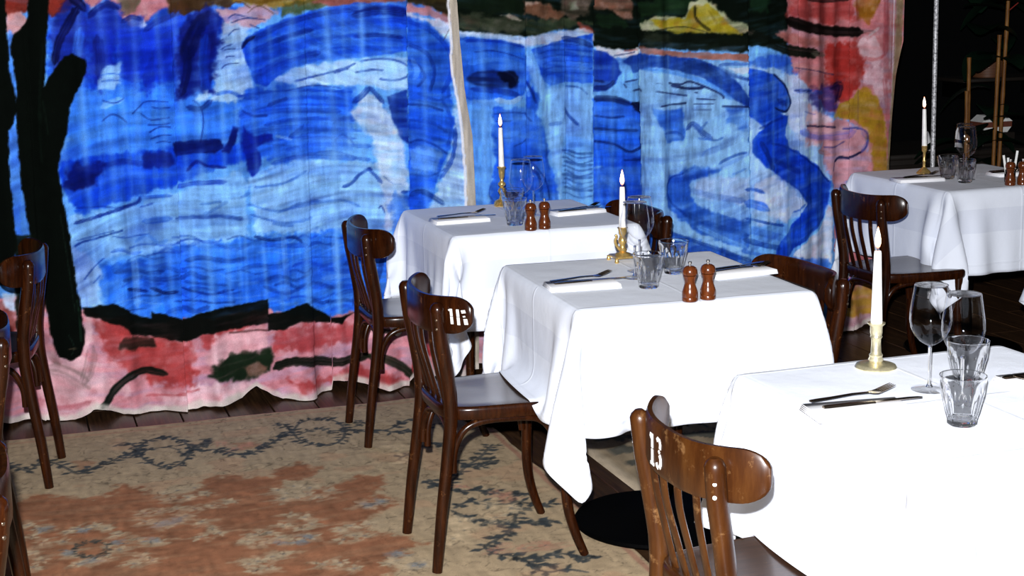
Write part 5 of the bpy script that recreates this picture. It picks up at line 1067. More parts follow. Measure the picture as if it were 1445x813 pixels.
# ------------------------------------------------------------------ bentwood chairs (local: faces +x, rear feet at x=0)
def crest_x(y): return -.008+.038*(abs(y)/.165)**2.9
def crest_part():
    v = []; f = []; HW = .229; zc = .714; hh = .051; th = .0085
    ys = [-HW+.045*(1-math.cos(PI/2*k/8)) for k in range(8)]+[-.184+.368*k/26 for k in range(27)]+[HW-.045*(1-math.cos(PI/2*k/8)) for k in range(7, -1, -1)]; n = len(ys)-1
    for i in range(n+1):
        y = ys[i]; ay = abs(y); k = 1.0
        if ay > HW-.045: k = .22+.78*math.sqrt(max(0, 1-((ay-(HW-.045))/.045)**2))
        h = hh*k; x = crest_x(y); sl = math.copysign(.038*2.9*abs(y)**1.9/.165**2.9, y); nx, ny = 1/math.hypot(1, sl), -sl/math.hypot(1, sl)
        rise = .012*(ay/HW)**2
        for (a, b) in ((-1, -.80), (-1, .80), (-.55, 1), (.55, 1), (1, .80), (1, -.80), (.55, -1), (-.55, -1)):
            tt = th*(.6 if k < .3 else 1)
            v.append((x+a*tt*nx, y+a*tt*ny, zc+rise+b*h-.05*a*tt))
    for i in range(n):
        for k in range(8):
            q = (k+1) % 8; f.append((i*8+k, i*8+8+k, i*8+8+q, i*8+q))
    f += [tuple(range(8)), tuple(reversed(range(n*8, n*8+8)))]
    return MB().add(v, f)
def crest_pt(y, z, off):
    x = crest_x(y); sl = math.copysign(.038*2.9*abs(y)**1.9/.165**2.9, y); h = math.hypot(1, sl); t = -.0085-off
    return (x+t/h, y-t*sl/h, z)
def decal(polys, name, root):          # thin painted marks lying on the outer face of the crest rail
    mb = MB()
    for P in polys:
        n = len(P); a = [crest_pt(y, z, .0009) for y, z in P]; b = [crest_pt(y, z, -.0004) for y, z in P]
        mb.add(a+b, [tuple(range(n))]+[(i, (i+1) % n, n+(i+1) % n, n+i) for i in range(n)])
    return mb.build(name, M['white'], root, smooth=0)
def make_chair(label):
    t = thing('dining_chair', label, 'chair')
    crest_part().build('backrest', M['chair'], t, 55)
    for s in (1, -1):
        rear = spline([(-.012, s*.166, 0), (.006, s*.163, .16), (.030, s*.158, .33), (.041, s*.157, .44), (.034, s*.163, .58), (.022, s*.169, .70), (.017, s*.172, .756)], 5)
        m_ = len(rear); rr = [.0145+.0055*min(1, i/(m_*.5)) for i in range(m_)]; rr[-1] = .008; rr[-2] = .0160
        rear = [Vector((p[0]-.012, p[1], p[2])) if p[2] > .66 else (Vector((p[0]-.012*(p[2]-.5)/.16, p[1], p[2])) if p[2] > .5 else p) for p in rear]
        MB().tube(rear, rr, 12).build('rear_leg', M['chair'], t)
        fr = spline([(.372, s*.160, .422), (.366, s*.166, .30), (.368, s*.173, .16), (.388, s*.181, .07), (.415, s*.186, 0)], 5)
        MB().tube(fr, [.0175-.005*i/(len(fr)-1) for i in range(len(fr))], 12).build('front_leg', M['chair'], t)
        hp = spline([(.050, s*.135, .268), (.054, s*.137, .33), (.080, s*.142, .385), (.130, s*.146, .408), (.22, s*.150, .410), (.295, s*.152, .400), (.335, s*.153, .355), (.347, s*.153, .28)], 5)
        MB().tube(hp, .0105, 10).build('bent_brace', M['chair'], t)
        sc = MB()
        for z in (.703, .728):
            c = Vector((-.0150-.012+.0, s*.171, z)); sc.lathe([(0.0001, .0), (.0035, .0004), (.0042, .002), (.0042, .004)], 10)
        sc = MB()
        for z in (.686, .711):
            cx_, cy_ = .017-.012*.5, s*.170; nx_, ny_ = -.62, s*.78*-1*-1
            def at_(r_): return (cx_+nx_*r_, cy_+ny_*r_, z)
            sc.tube([at_(.0165), at_(.0200), at_(.0210), at_(.0214)], [.0040, .0040, .0030, .0010], 12)
        sc.build('screw', M['oldscrew'], t)
    hb = spline([(.034, .128, .285), (.038, .126, .34), (.045, .105, .385), (.048, .05, .402), (.048, 0, .404), (.048, -.05, .402), (.045, -.105, .385), (.038, -.126, .34), (.034, -.128, .285)], 4)
    MB().tube(hb, .0095, 10).build('bent_brace', M['chair'], t)
    for y in (-.099, -.033, .033, .099):
        xt = crest_x(y)+.002; sl = spline([(.048, y*.84, .44), (.036+.5*(xt-.02), y*.90, .53), (xt+.006, y*.96, .62), (xt, y, .69)], 4)
        MB().tube(sl, .0130, 10, flat=.45, up=(1, 0, 0)).build('slat', M['chair'], t)
    # seat: rounded trapezoid, thick ring with a slightly dished plywood panel
    def outline(k, n=56):
        P = []
        for i in range(n):
            a = 2*PI*i/n; ca, sa = math.cos(a), math.sin(a); e = .42
            x = math.copysign(abs(ca)**e, ca); y = math.copysign(abs(sa)**e, sa)
            hw_ = .163+.032*(x+1)/2; fx = .224+.202*x
            if x > .6: fx += .006*(1-(y)**2)
            P.append((.224+(fx-.224)*k, y*hw_*k))
        return P
    mb = MB(); v = []; f = []; n = 56
    prof = ((.955, .418), (.985, .420), (1.0, .428), (1.0, .446), (.99, .4535), (.965, .456), (.93, .4555))
    for k, z in prof: v += [(x, y, z) for x, y in outline(k)]
    for r_ in range(len(prof)-1):
        for i in range(n):
            q = (i+1) % n; f.append((r_*n+i, r_*n+q, r_*n+n+q, r_*n+n+i))
    f.append(tuple(reversed(range(n))))
    mb.add(v, f).build('seat_frame', M['chair'], t, 50)
    mb = MB(); v = []; f = []; pr = ((.94, .4545), (.88, .4552), (.7, .4538), (.5, .452), (.3, .451), (.1, .4505))
    for k, z in pr: v += [(x, y, z+.0008) for x, y in outline(k)]
    for r_ in range(len(pr)-1):
        for i in range(n):
            q = (i+1) % n; f.append((r_*n+i, r_*n+q, r_*n+n+q, r_*n+n+i))
    f.append(tuple(range(len(v)-n, len(v))))
    mb.add(v, f).build('seat', M['seat'], t, 60)
    return t
A = make_chair('dark bentwood chair at the left of the middle table, white number on its backrest end')
A.location = (1.073, 4.097, .009); A.rotation_euler = (0, 0, -.003)
def chair(x, y, rz, label, z=.009): return dup(A, (x, y, z), rz, label)
B_ = chair(1.165, 5.312, -.015, 'dark bentwood chair at the left of the rearmost table by the curtain seam')
Cc = chair(1.163, 2.588, .0, 'worn bentwood chair numbered 13 in the foreground at the near right table')
Dd = chair(.090, 5.262, PI-.160, 'furthest back of three dark bentwood chairs at left edge, before the painted black trunk')
Ee = chair(-.026, 4.12, PI, 'dark bentwood chair cut by the left edge, middle one of three')
Ff = chair(-.040, 2.842, PI, 'dark bentwood chair at lower left corner, nearest of three, only its back edge in view')
Gg = chair(2.235, 3.955, PI, 'dark bentwood chair pushed in at the right of the middle table, curved backrest towards camera')
Hh = chair(2.300, 5.312, PI, 'dark bentwood chair behind the wine glasses at the right of the rearmost table', 0)
Ii = chair(3.195, 5.335, .0, 'dark bentwood chair with four back slats at the left of the far right table', 0)
for o in list(COL.objects):
    if o.get('category') == 'chair': o['group'] = 'bentwood dining chairs'
def thick(P, w):      # polyline to a ribbon outline
    L = []; R_ = []
    for i, p in enumerate(P):
        a = P[max(i-1, 0)]; b = P[min(i+1, len(P)-1)]; d = (b[0]-a[0], b[1]-a[1]); l = math.hypot(*d); n = (-d[1]/l*w/2, d[0]/l*w/2)
        L.append((p[0]+n[0], p[1]+n[1])); R_.append((p[0]-n[0], p[1]-n[1]))
    return L+R_[::-1]
def quads(P, w):
    o = thick(P, w); n = len(P); return [[o[i], o[i+1], o[2*n-2-i], o[2*n-1-i]] for i in range(n-1)]
# stencilled 13: u runs to the viewer's right, which is -y on the outer face
# the foreground chair is paler and more worn than the rest
for ch in Cc.children:
    if ch.name.startswith('screw'): ch.material_slots[0].link = 'OBJECT'; ch.material_slots[0].material = M['white']
    if ch.name.split('.')[0] not in ('screw', 'seat'):
        ch.material_slots[0].link = 'OBJECT'; ch.material_slots[0].material = M['worn']
def glyph(strokes, yc, zc, s):
    out = []
    for P, w in strokes: out += quads([(yc-u*s, zc+v*s) for u, v in P], w*s)
    return out
ONE = [([(-.16, .50), (-.16, .04)], .16), ([(-.16, .0), (-.16, -.50)], .16), ([(-.34, .34), (-.27, .46)], .14), ([(-.32, -.46), (.0, -.46)], .10)]
THREE = [([(.16, .40), (.24, .47), (.36, .44), (.42, .32), (.40, .18)], .15), ([(.36, .10), (.30, .04)], .13), ([(.36, -.02), (.44, -.14), (.44, -.30), (.36, -.42)], .17), ([(.26, -.46), (.16, -.42), (.12, -.32)], .13)]
decal(glyph(ONE, .050, .708, .062)+glyph([([(u+.10, v) for u, v in P_], w_*.85) for P_, w_ in THREE], .050, .708, .062), 'stencilled_number', Cc)
BAR2 = [([(.03, .46), (.06, .02)], .13), ([(.06, -.01), (.09, -.48)], .13), ([(.28, .44), (.32, .26)], .18), ([(.32, .10), (.34, .02)], .10), ([(.38, -.08), (.42, -.42)], .16)]
ONEB = [([(-.30, .46), (-.27, .03)], .13), ([(-.27, -.0), (-.24, -.46)], .14), ([(-.42, .34), (-.36, .40)], .10)]
decal(glyph(ONEB, -.199, .720, .045)+glyph(BAR2, -.199, .720, .045), 'stencilled_number', A)

# ------------------------------------------------------------------ tablecloths: a small cloth simulation (deterministic)
def drape(W, D, drop, boxes, seed, N=57, steps=200, iters=12):
    rs = np.random.default_rng(seed)
    hxs = W/30; hys = D/30; k_ = np.arange(N)-(N-1)/2; sc = drop/((N-1)/2-15)
    ax_ = np.where(np.abs(k_) <= 15, k_*hxs, np.sign(k_)*(W/2+(np.abs(k_)-15)*sc)); ay_ = np.where(np.abs(k_) <= 15, k_*hys, np.sign(k_)*(D/2+(np.abs(k_)-15)*sc))
    X, Y = np.meshgrid(ax_, ay_, indexing='ij')
    z0 = .7525; P = np.stack([X, Y, np.full(X.shape, z0)], -1); R0 = P.reshape(-1, 3).copy()
    hx, hy = W/2, D/2; inner = (np.abs(X) < hx+.001) & (np.abs(Y) < hy+.001); wgt = np.where(inner, 0., 1.)
    # start partly bent down so that the fall settles quickly
    ox = np.maximum(np.abs(X)-hx, 0); oy = np.maximum(np.abs(Y)-hy, 0); o = np.hypot(ox, oy)
    P[..., 2] -= o*.92; P[..., 0] -= np.sign(X)*ox*.70; P[..., 1] -= np.sign(Y)*oy*.70
    P += (rs.random(P.shape)-.5)*.004*wgt[..., None]
    V = np.zeros_like(P); h = sc; g = np.array([0, 0, -9.8]); dt = 1/75
    cons = []
    for dx, dy, k in ((1, 0, 1), (0, 1, 1), (1, 1, .35), (1, -1, .35), (2, 0, .06), (0, 2, .06), (3, 0, .02), (0, 3, .02)):
        per = max(dx, abs(dy)); ax = 0 if dx else 1
        for ph in range(2):
            ii, jj = np.meshgrid(np.arange(N), np.arange(N), indexing='ij'); q = ii if ax == 0 else jj
            m_ = ((q//per) % 2 == ph) & (ii+dx < N) & (jj+dy < N) & (jj+dy >= 0)
            m_ &= (wgt > 0) | (wgt[np.minimum(ii+dx, N-1), np.clip(jj+dy, 0, N-1)] > 0)
            a = (ii*N+jj)[m_]; b = ((ii+dx)*N+jj+dy)[m_]; cons.append((a, b, np.sqrt(((R0[a]-R0[b])**2).sum(1)), k))
    w = wgt.reshape(-1)
    Q = P.reshape(-1, 3); Vq = V.reshape(-1, 3)
    pre = []
    for a, b, L, k in cons:
        ws = w[a]+w[b]; ws[ws == 0] = 1; pre.append(((w[a]/ws*k)[:, None], (w[b]/ws*k)[:, None]))
    for it in range(steps):
        wind = np.array([.25*math.sin(it*.13+seed), .25*math.cos(it*.11+seed), 0]) if it < steps*.5 else 0
        Vq[:] = (Vq+(g+wind)*dt)*(.975 if it < steps*.75 else .90); old = Q.copy(); Q += Vq*dt*w[:, None]
        for _ in range(iters):
            for (a, b, L, k), (wa, wb) in zip(cons, pre):
                d = Q[b]-Q[a]; l = np.sqrt((d*d).sum(1)); c = ((l-L)/np.maximum(l, 1e-9))[:, None]*d
                if k < .1: c = c*(l < L)[:, None]      # bending only pushes apart
                Q[a] += c*wa; Q[b] -= c*wb
        for (x0, x1, y0, y1, zb, zt) in [(-hx, hx, -hy, hy, .30, z0)]+boxes:
            e = .005; ins = (Q[:, 0] > x0-e) & (Q[:, 0] < x1+e) & (Q[:, 1] > y0-e) & (Q[:, 1] < y1+e) & (Q[:, 2] < zt) & (Q[:, 2] > zb) & (w > 0)
            if ins.any():
                q = Q[ins]; dd = np.stack([q[:, 0]-x0+e, x1+e-q[:, 0], q[:, 1]-y0+e, y1+e-q[:, 1], zt-q[:, 2]], 1)
                if zt < .6: dd[:, 4] *= .25
                k = dd.argmin(1)
                q[k == 0, 0] = x0-e; q[k == 1, 0] = x1+e; q[k == 2, 1] = y0-e; q[k == 3, 1] = y1+e; q[k == 4, 2] = zt; Q[ins] = q
        Vq[:] = (Q-old)/dt
    P = Q.reshape(N, N, 3).copy()
    wr = (fbm(X*6+seed*3, Y*6+5, 3)-.5)*.0035; P[..., 2] += np.where(inner, wr+.0008, 0)
    return P, np.stack([X, Y], -1)
def cloth(cx, cy, rz, W, D, drop, boxes, seed, label):
    P, uv = drape(W, D, drop, boxes, seed)
    o = grid_mesh('tablecloth', P, None, M['linen'], uv); o.location = (cx, cy, 0); o.rotation_euler = (0, 0, rz)
    sub = o.modifiers.new('subdivision', 'SUBSURF'); sub.levels = 1; sub.render_levels = 1
    so = o.modifiers.new('thickness', 'SOLIDIFY'); so.thickness = .0012; so.offset = -1
    return tag(o, label, 'tablecloth', 'white tablecloths')
def make_table(label):
    t = thing('dining_table', label, 'table')
    MB().box((-.335, -.335, .722), (.335, .335, .748), .004).build('tabletop', M['under'], t)
    MB().lathe([(.0001, .012), (.245, .012), (.25, .018), (.245, .026), (.12, .034), (.05, .05), (.0001, .055)], 48).build('base_plate', M['iron'], t)
    MB().lathe([(.037, .04), (.037, .70)], 24).build('column', M['iron'], t)
    mb = MB(); mb.box((-.27, -.022, .700), (.27, .022, .722)); mb.box((-.022, -.27, .698), (.022, .27, .7215)); mb.build('spider', M['iron'], t, 0)
    return t
seatL = lambda dx, dy=0: (dx+.02, dx+.43, dy-.19, dy+.19, .40, .468)
seatR = lambda dx, dy=0: (dx-.43, dx-.02, dy-.19, dy+.19, .40, .468)
T1 = (1.795, 5.385); T2 = (1.765, 4.075); T3 = (1.838, 2.625); T4 = (3.905, 5.625); T5 = (3.93, 4.32)
tb = make_table('small pedestal table under the middle white cloth, round black base plate on the floor')
tb.location = (T2[0]+.02, T2[1]+.005, 0)
for (c, l) in ((T1, 'pedestal table under the rearmost cloth beside the curtain seam'), (T3, 'pedestal table under the near cloth at lower right'), (T4, 'pedestal table under the far right cloth'), (T5, 'pedestal table at the right edge of the picture, mostly cut off')):
    dup(tb, (c[0], c[1], -.0115 if c[0] > 3 else 0), 0, l)
for o in list(COL.objects):
    if o.get('category') == 'table': o['group'] = 'clothed pedestal tables'
W_, D_, S_ = .695, .725, .325
cloth(*T1, -.004, W_, .70, S_, [seatL(-.63, -.07), seatR(.505, -.07)], 1, 'white tablecloth on the rearmost table next to the curtain seam')
cloth(*T2, -.035, W_, D_, S_, [seatL(-.69, .02), seatR(.47, -.12)], 2, 'white tablecloth on the middle table, its corner hanging over a chair seat')
cloth(*T3, .010, W_, .73, S_, [seatL(-.675, -.03)], 3, 'bright white tablecloth on the nearest table at lower right')
cloth(*T4, .02, W_, D_, S_+.01, [], 4, 'white tablecloth on the far right table, one long folded corner hanging')
c5 = [o for o in COL.objects if o.name.startswith('tablecloth')][2].copy(); COL.objects.link(c5); c5.location = (*T5, 0); c5.rotation_euler = (0, 0, 0)
tag(c5, 'white tablecloth corner at the right edge of the picture', 'tablecloth')

# ------------------------------------------------------------------ tableware
TOP = .7545
def make_napkin():
    mb = MB(); L, Wd = .205, .105
    for k in range(4):       # folded layers, slightly offset
        e = k*.0012; z = .0032*k
        mb.box((-L/2+e, -Wd/2+e*.6, z), (L/2-e*.5, Wd/2-e, z+.0030), .001)
    t = mb.build('napkin', M['napkin'], None, 60); return t
def make_fork():
    t = thing('fork', '', 'fork')
    mb = MB(); v = []; f = []
    sec = [(-.100, .0062, .0036), (-.085, .0070, .0040), (-.05, .0052, .0045), (0, .0034, .0060), (.030, .0030, .0050), (.040, .0040, .0044)]
    for x, hw_, z in sec: v += [(x, -hw_, z+.0005), (x, hw_, z+.0005), (x, hw_*.8, z+.0026), (x, -hw_*.8, z+.0026)]
    for i in range(len(sec)-1):
        for k in range(4): f.append((i*4+k, i*4+(k+1) % 4, i*4+4+(k+1) % 4, i*4+4+k))
    f += [(3, 2, 1, 0), tuple(range(len(v)-4, len(v)))]; mb.add(v, f).build('handle', M['steel'], t, 35)
    mb = MB(); v = []; f = []; sec = [(.039, .0040, .0042), (.046, .0095, .0030), (.056, .0120, .0026), (.066, .0118, .0045)]
    for x, hw_, z in sec: v += [(x, -hw_, z+.001), (x, hw_, z+.001), (x, hw_, z+.0026), (x, -hw_, z+.0026)]
    for i in range(len(sec)-1):
        for k in range(4): f.append((i*4+k, i*4+(k+1) % 4, i*4+4+(k+1) % 4, i*4+4+k))
    f += [(3, 2, 1, 0), tuple(range(len(v)-4, len(v)))]; mb.add(v, f).build('fork_head', M['steel'], t, 35)
    for k in range(4):
        y = -.0096+k*.0064
        MB().tube([(.0655, y, .0064), (.078, y, .0098), (.090, y*.96, .0135), (.100, y*.94, .0160)], [.0018, .0017, .0014, .0007], 6).build('tine', M['tine'], t)
    return t
def make_knife():
    t = thing('table_knife', '', 'knife')
    mb = MB(); v = []; f = []
    sec = [(-.110, .0052, .0044), (-.100, .0064, .0050), (-.05, .0056, .0052), (-.005, .0042, .0044), (.004, .0050, .0036)]
    for x, hw_, h in sec: v += [(x, -hw_, .0005), (x, hw_, .0005), (x, hw_*.8, h), (x, -hw_*.8, h)]
    for i in range(len(sec)-1):
        for k in range(4): f.append((i*4+k, i*4+(k+1) % 4, i*4+4+(k+1) % 4, i*4+4+k))
    f += [(3, 2, 1, 0), tuple(range(len(v)-4, len(v)))]; mb.add(v, f).build('handle', M['tine'], t, 35)
    mb = MB(); pts = [(.004, -.0045), (.004, .005), (.05, .0082), (.085, .0086), (.104, .0058), (.112, .0005), (.108, -.0045), (.06, -.0048)]
    n = len(pts); mb.add([(x, y, .0016) for x, y in pts]+[(x, y, .0030) for x, y in pts], [tuple(reversed(range(n))), tuple(range(n, 2*n))]+[(i, (i+1) % n, n+(i+1) % n, n+i) for i in range(n)])
    mb.build('blade', M['steel'], t, 0); return t
def make_wine():
    t = thing('wine_glass', '', 'glass')
    bowl = [(.0042, .094), (.010, .0965), (.022, .104), (.033, .116), (.0405, .132), (.0435, .148), (.0425, .168), (.0385, .195), (.0345, .2215)]
    mb = MB().lathe([(.0002, .0935)]+bowl, 40); mb.f = [f for f in mb.f if len(f) == 4]; mb.build('bowl', M['glass'], t, 80)
    MB().lathe([(.0345, .2213), (.0349, .2219), (.0345, .2227), (.0341, .2219), (.0345, .2213)], 40).build('rim', M['tumbler'], t, 80)
    MB().lathe([(.0002, .0955), (.0042, .094), (.0036, .088), (.0034, .06), (.0034, .03), (.0042, .014), (.0075, .0065), (.0002, .006)], 20).build('stem', M['tumbler'], t, 80)
    MB().lathe([(.0002, .0065), (.0075, .0062), (.02, .0034), (.0365, .0018), (.0372, .0008), (.036, .0), (.0002, .0)], 40).build('foot', M['glass'], t, 60)
    return t
def make_tumbler():
    def facet(w, z, i):
        a = (w % (2*PI/9))-PI/9; c = math.cos(PI/9)/math.cos(a)
        return c if .010 < z < .060 else (c*.5+.5 if z < .068 else 1.0)
    outer = [(.0002, .0), (.026, .0), (.0285, .003), (.0290, .012), (.0335, .030), (.0372, .048), (.0398, .060), (.0415, .067), (.0412, .070), (.0425, .082), (.0440, .0955)]
    inner = [(.0445, .0965), (.0440, .0975), (.0428, .0965), (.0395, .080), (.0380, .068), (.0335, .046), (.0290, .026), (.0262, .015), (.015, .0125), (.0002, .0125)]
    t = thing('tumbler', '', 'glass')
    mb = MB(); n = 72
    mb.lathe(outer+inner, n, mod=lambda w, z, i: facet(w, z, i) if i < len(outer) else 1)
    mb.build('glass_body', M['tumbler'], t, 25); return t
def make_mill():
    t = thing('pepper_mill', '', 'mill')
    MB().lathe([(.0002, 0), (.0195, 0), (.0212, .002), (.0214, .010), (.0205, .012), (.0214, .014), (.0212, .026), (.0180, .036), (.0148, .047), (.0145, .054), (.0162, .062), (.0185, .068), (.0190, .070), (.0150, .071)], 28).build('mill_body', M['mill'], t, 30)
    MB().lathe([(.0145, .0712), (.0196, .0725), (.0207, .077), (.0200, .085), (.0170, .0915), (.0110, .0955), (.0040, .097), (.0002, .097)], 28).build('mill_head', M['mill'], t, 50)
    MB().lathe([(.0030, .0965), (.0030, .101), (.0052, .1025), (.0052, .1065), (.0040, .108), (.0002, .108)], 14).build('knob', M['screw'], t, 30)
    return t
def make_candle(h, r=.0112, r2=.0080):
    t = thing('candle', '', 'candle')
    MB().lathe([(.0002, 0), (r, 0), (r, .01), (r2, h-.006), (r2*.9, h-.001), (r2*.5, h), (.0002, h-.001)], 20).build('wax', M['wax'], t, 40)
    MB().tube([(0, 0, h-.002), (.0004, 0, h+.008), (.001, 0, h+.012)], [.0010, .0010, .0006], 6).build('wick', M['wick'], t)
    MB().lathe([(.0002, h+.004), (.0045, h+.008), (.0068, h+.016), (.0064, h+.026), (.0042, h+.038), (.0015, h+.049), (.0001, h+.053)], 14).build('flame', M['flame'], t, 80)
    return t
nap = make_napkin(); tag(nap, '', 'napkin')
fork = make_fork(); knife = make_knife(); wine = make_wine(); tum = make_tumbler(); mill = make_mill()
used = set()
def put(p, x, y, z, rz, label, group=None):
    if p.name in used:
        if p.type == 'MESH':
            o = p.copy(); COL.objects.link(o); o.location = (x, y, z); o.rotation_euler = (0, 0, rz); o['label'] = label
        else: o = dup(p, (x, y, z), rz, label)
    else:
        o = p; o.location = (x, y, z); o.rotation_euler = (0, 0, rz); o['label'] = label; used.add(p.name)
    if group: o['group'] = group
    return o
NT = TOP+.0130
TN = {1: 'rearmost table', 2: 'middle table', 3: 'nearest table', 4: 'far right table'}
# (table, side, napkin x,y,rz, fork x,y,rz, knife x,y,rz)
SET = [
 (2, 'left', 1.530, 4.020, -.10, 1.548, 4.075, .18, 1.560, 4.030, .03),
 (2, 'right', 2.020, 4.020, .08, 2.030, 4.022, .14, 2.040, 4.066, .27),
 (1, 'left', 1.562, 5.345, .02, 1.590, 5.415, .22, 1.592, 5.350, .03),
 (1, 'right', 2.020, 5.360, .12, 2.040, 5.372, .42, 2.050, 5.345, .12),
 (3, 'left', 1.572, 2.606, -.12, 1.598, 2.672, .09, 1.612, 2.616, -.03),
 (3, 'right', 2.060, 2.660, .0, 2.060, 2.640, PI+.05, 2.072, 2.680, .02),
 (4, 'left', 3.640, 5.595, -.10, 3.690, 5.640, .25, 3.690, 5.605, .0),
 (4, 'right', 4.110, 5.590, .0, 4.115, 5.625, .05, 4.110, 5.600, .12)]
for n, sd, nx, ny, nr, fx, fy, fr_, kx, ky, kr in SET:
    put(nap, nx, ny, TOP, nr, 'folded white napkin under the cutlery at the %s of the %s' % (sd, TN[n]), 'folded napkins')
    put(fork, fx, fy, NT-.0010, fr_, 'steel fork lying on the napkin at the %s of the %s' % (sd, TN[n]), 'forks')
    put(knife, kx, ky, NT, kr, 'steel table knife on the napkin at the %s of the %s' % (sd, TN[n]), 'table knives')
WG = [(3, 1.799, 2.704, 'left wine glass on the nearest table, right of the fork tips'), (3, 1.806, 2.600, 'right wine glass on the nearest table, directly behind the front tumbler'),
      (2, 1.722, 4.090, 'left wine glass on the middle table, in front of the candle'), (2, 1.775, 4.180, 'right wine glass on the middle table, in front of a chair back'),
      (1, 1.775, 5.272, 'front wine glass on the rearmost table behind the tumbler'), (1, 1.850, 5.350, 'rear wine glass on the rearmost table by the curtain'),
      (4, 3.845, 5.545, 'front wine glass on the far right table'), (4, 3.915, 5.665, 'rear wine glass on the far right table')]
for n, x, y, l in WG: put(wine, x, y, TOP, .3*n, l, 'wine glasses')
TG = [(3, 1.713, 2.462, 'faceted tumbler in front of the wine glasses on the nearest table'), (3, 1.892, 2.706, 'faceted tumbler behind the wine glasses on the nearest table'),
      (2, 1.700, 3.940, 'faceted tumbler at the foot of the wine glass on the middle table, left of two'), (2, 1.853, 4.110, 'faceted tumbler right of the wine glasses on the middle table'),
      (1, 1.720, 5.182, 'front faceted tumbler on the rearmost table beside the pepper mills'), (1, 1.790, 5.420, 'rear faceted tumbler on the rearmost table below the wine glass'),
      (4, 3.784, 5.465, 'front faceted tumbler on the far right table'), (4, 3.790, 5.600, 'rear faceted tumbler on the far right table')]
for n, x, y, l in TG: put(tum, x, y, TOP, .21*n, l, 'faceted tumblers')
PMs = [(2, 1.726, 3.722, 'left wooden mill of the pair at the front edge of the middle table'), (2, 1.782, 3.728, 'right wooden mill of the pair at the front edge of the middle table'),
       (1, 1.732, 5.045, 'left wooden mill of the pair on the rearmost table'), (1, 1.787, 5.055, 'right wooden mill of the pair on the rearmost table'),
       (4, 3.892, 5.310, 'left wooden mill of the pair on the far right table'), (4, 3.944, 5.300, 'right wooden mill of the pair on the far right table')]
for n, x, y, l in PMs: put(mill, x, y, TOP, .5*n, l, 'wooden pepper and salt mills')
# candlesticks
def stick(label, loc, prof, m, extra=None, part='shaft'):
    t = thing('candlestick', label, 'candlestick', loc)
    foot = [p for p in prof if p[0] == 'f']; sh = [p for p in prof if p[0] == 's']
    MB().lathe([(r, z) for _, r, z in foot], 32).build('foot', m, t, 45); MB().lathe([(r, z) for _, r, z in sh], 28).build(part, m, t, 50)
    if extra: extra(t)
    t['group'] = 'brass candlesticks'; return t
# 3: nearest, short with broad round foot
stick('short pale brass candlestick with broad round foot on the nearest table', (1.795, 2.905, TOP),
 [('f', .0002, 0), ('f', .044, 0), ('f', .046, .003), ('f', .043, .008), ('f', .034, .0105), ('f', .022, .010), ('f', .016, .014), ('f', .0002, .016)]+
 [('s', .0002, .012), ('s', .015, .015), ('s', .0165, .020), ('s', .0135, .025), ('s', .0150, .030), ('s', .0115, .034), ('s', .0105, .055), ('s', .0108, .066), ('s', .0135, .070), ('s', .0120, .074), ('s', .0135, .080), ('s', .0135, .094), ('s', .0190, .099), ('s', .0195, .102), ('s', .0110, .1025), ('s', .0105, .092), ('s', .0002, .092)], M['brass2'])
# 1: turned baluster
def lobes(t):
    mb = MB()
    for k in range(4):
        a = k*PI/2+.5; c, s_ = math.cos(a), math.sin(a)
        mb.tube([(c*.012, s_*.012, .020), (c*.028, s_*.028, .012), (c*.038, s_*.038, .003)], [.008, .009, .006], 8)
    mb.build('foot_lobe', M['brass'], t)
stick('tall baluster brass candlestick on the rearmost table against the blue curtain', (1.828, 5.660, TOP),
 [('f', .0002, 0), ('f', .030, 0), ('f', .031, .004), ('f', .022, .010), ('f', .013, .022), ('f', .010, .034), ('f', .0002, .036)]+
 [('s', .0002, .03), ('s', .010, .034), ('s', .008, .042), ('s', .0125, .050), ('s', .0165, .058), ('s', .0125, .067), ('s', .0070, .074), ('s', .0145, .082), ('s', .0150, .088), ('s', .0075, .096), ('s', .0065, .104), ('s', .0100, .114), ('s', .0120, .132), ('s', .0130, .146), ('s', .0175, .150), ('s', .0175, .153), ('s', .0105, .1535), ('s', .0100, .144), ('s', .0002, .144)], M['brass'], lobes)
# 2: ornate, square footed plate with curled handle
def ornate(t):
    mb = MB(); mb.box((-.036, -.036, .012), (.036, .036, .019), .004)
    mb.build('base_tray', M['brass'], t, 30)
    for sx in (-1, 1):
        for sy in (-1, 1):
            MB().lathe([(.0002, 0), (.006, 0), (.0075, .004), (.005, .010), (.006, .014), (.0002, .016)], 12, c=(sx*.033, sy*.033, 0)).build('foot_knob', M['brass'], t)
    mb = MB(); mb.tube(spline([(-.010, 0, .036), (-.020, .003, .050), (-.023, .004, .064), (-.018, .004, .074), (-.022, .004, .082)], 5), [.0045]*20+[.0035], 8)
    mb.build('leaf_handle', M['brass'], t)
stick('small ornate brass candlestick with square footed tray on the middle table', (1.795, 4.360, TOP),
 [('f', .0002, .016), ('f', .026, .018), ('f', .022, .024), ('f', .012, .028), ('f', .0002, .03)]+
 [('s', .0002, .026), ('s', .010, .028), ('s', .014, .034), ('s', .0085, .042), ('s', .0080, .050), ('s', .0140, .060), ('s', .0120, .070), ('s', .0075, .077), ('s', .0120, .086), ('s', .0135, .100), ('s', .0170, .104), ('s', .0105, .1055), ('s', .0100, .095), ('s', .0002, .095)], M['brass'], ornate)
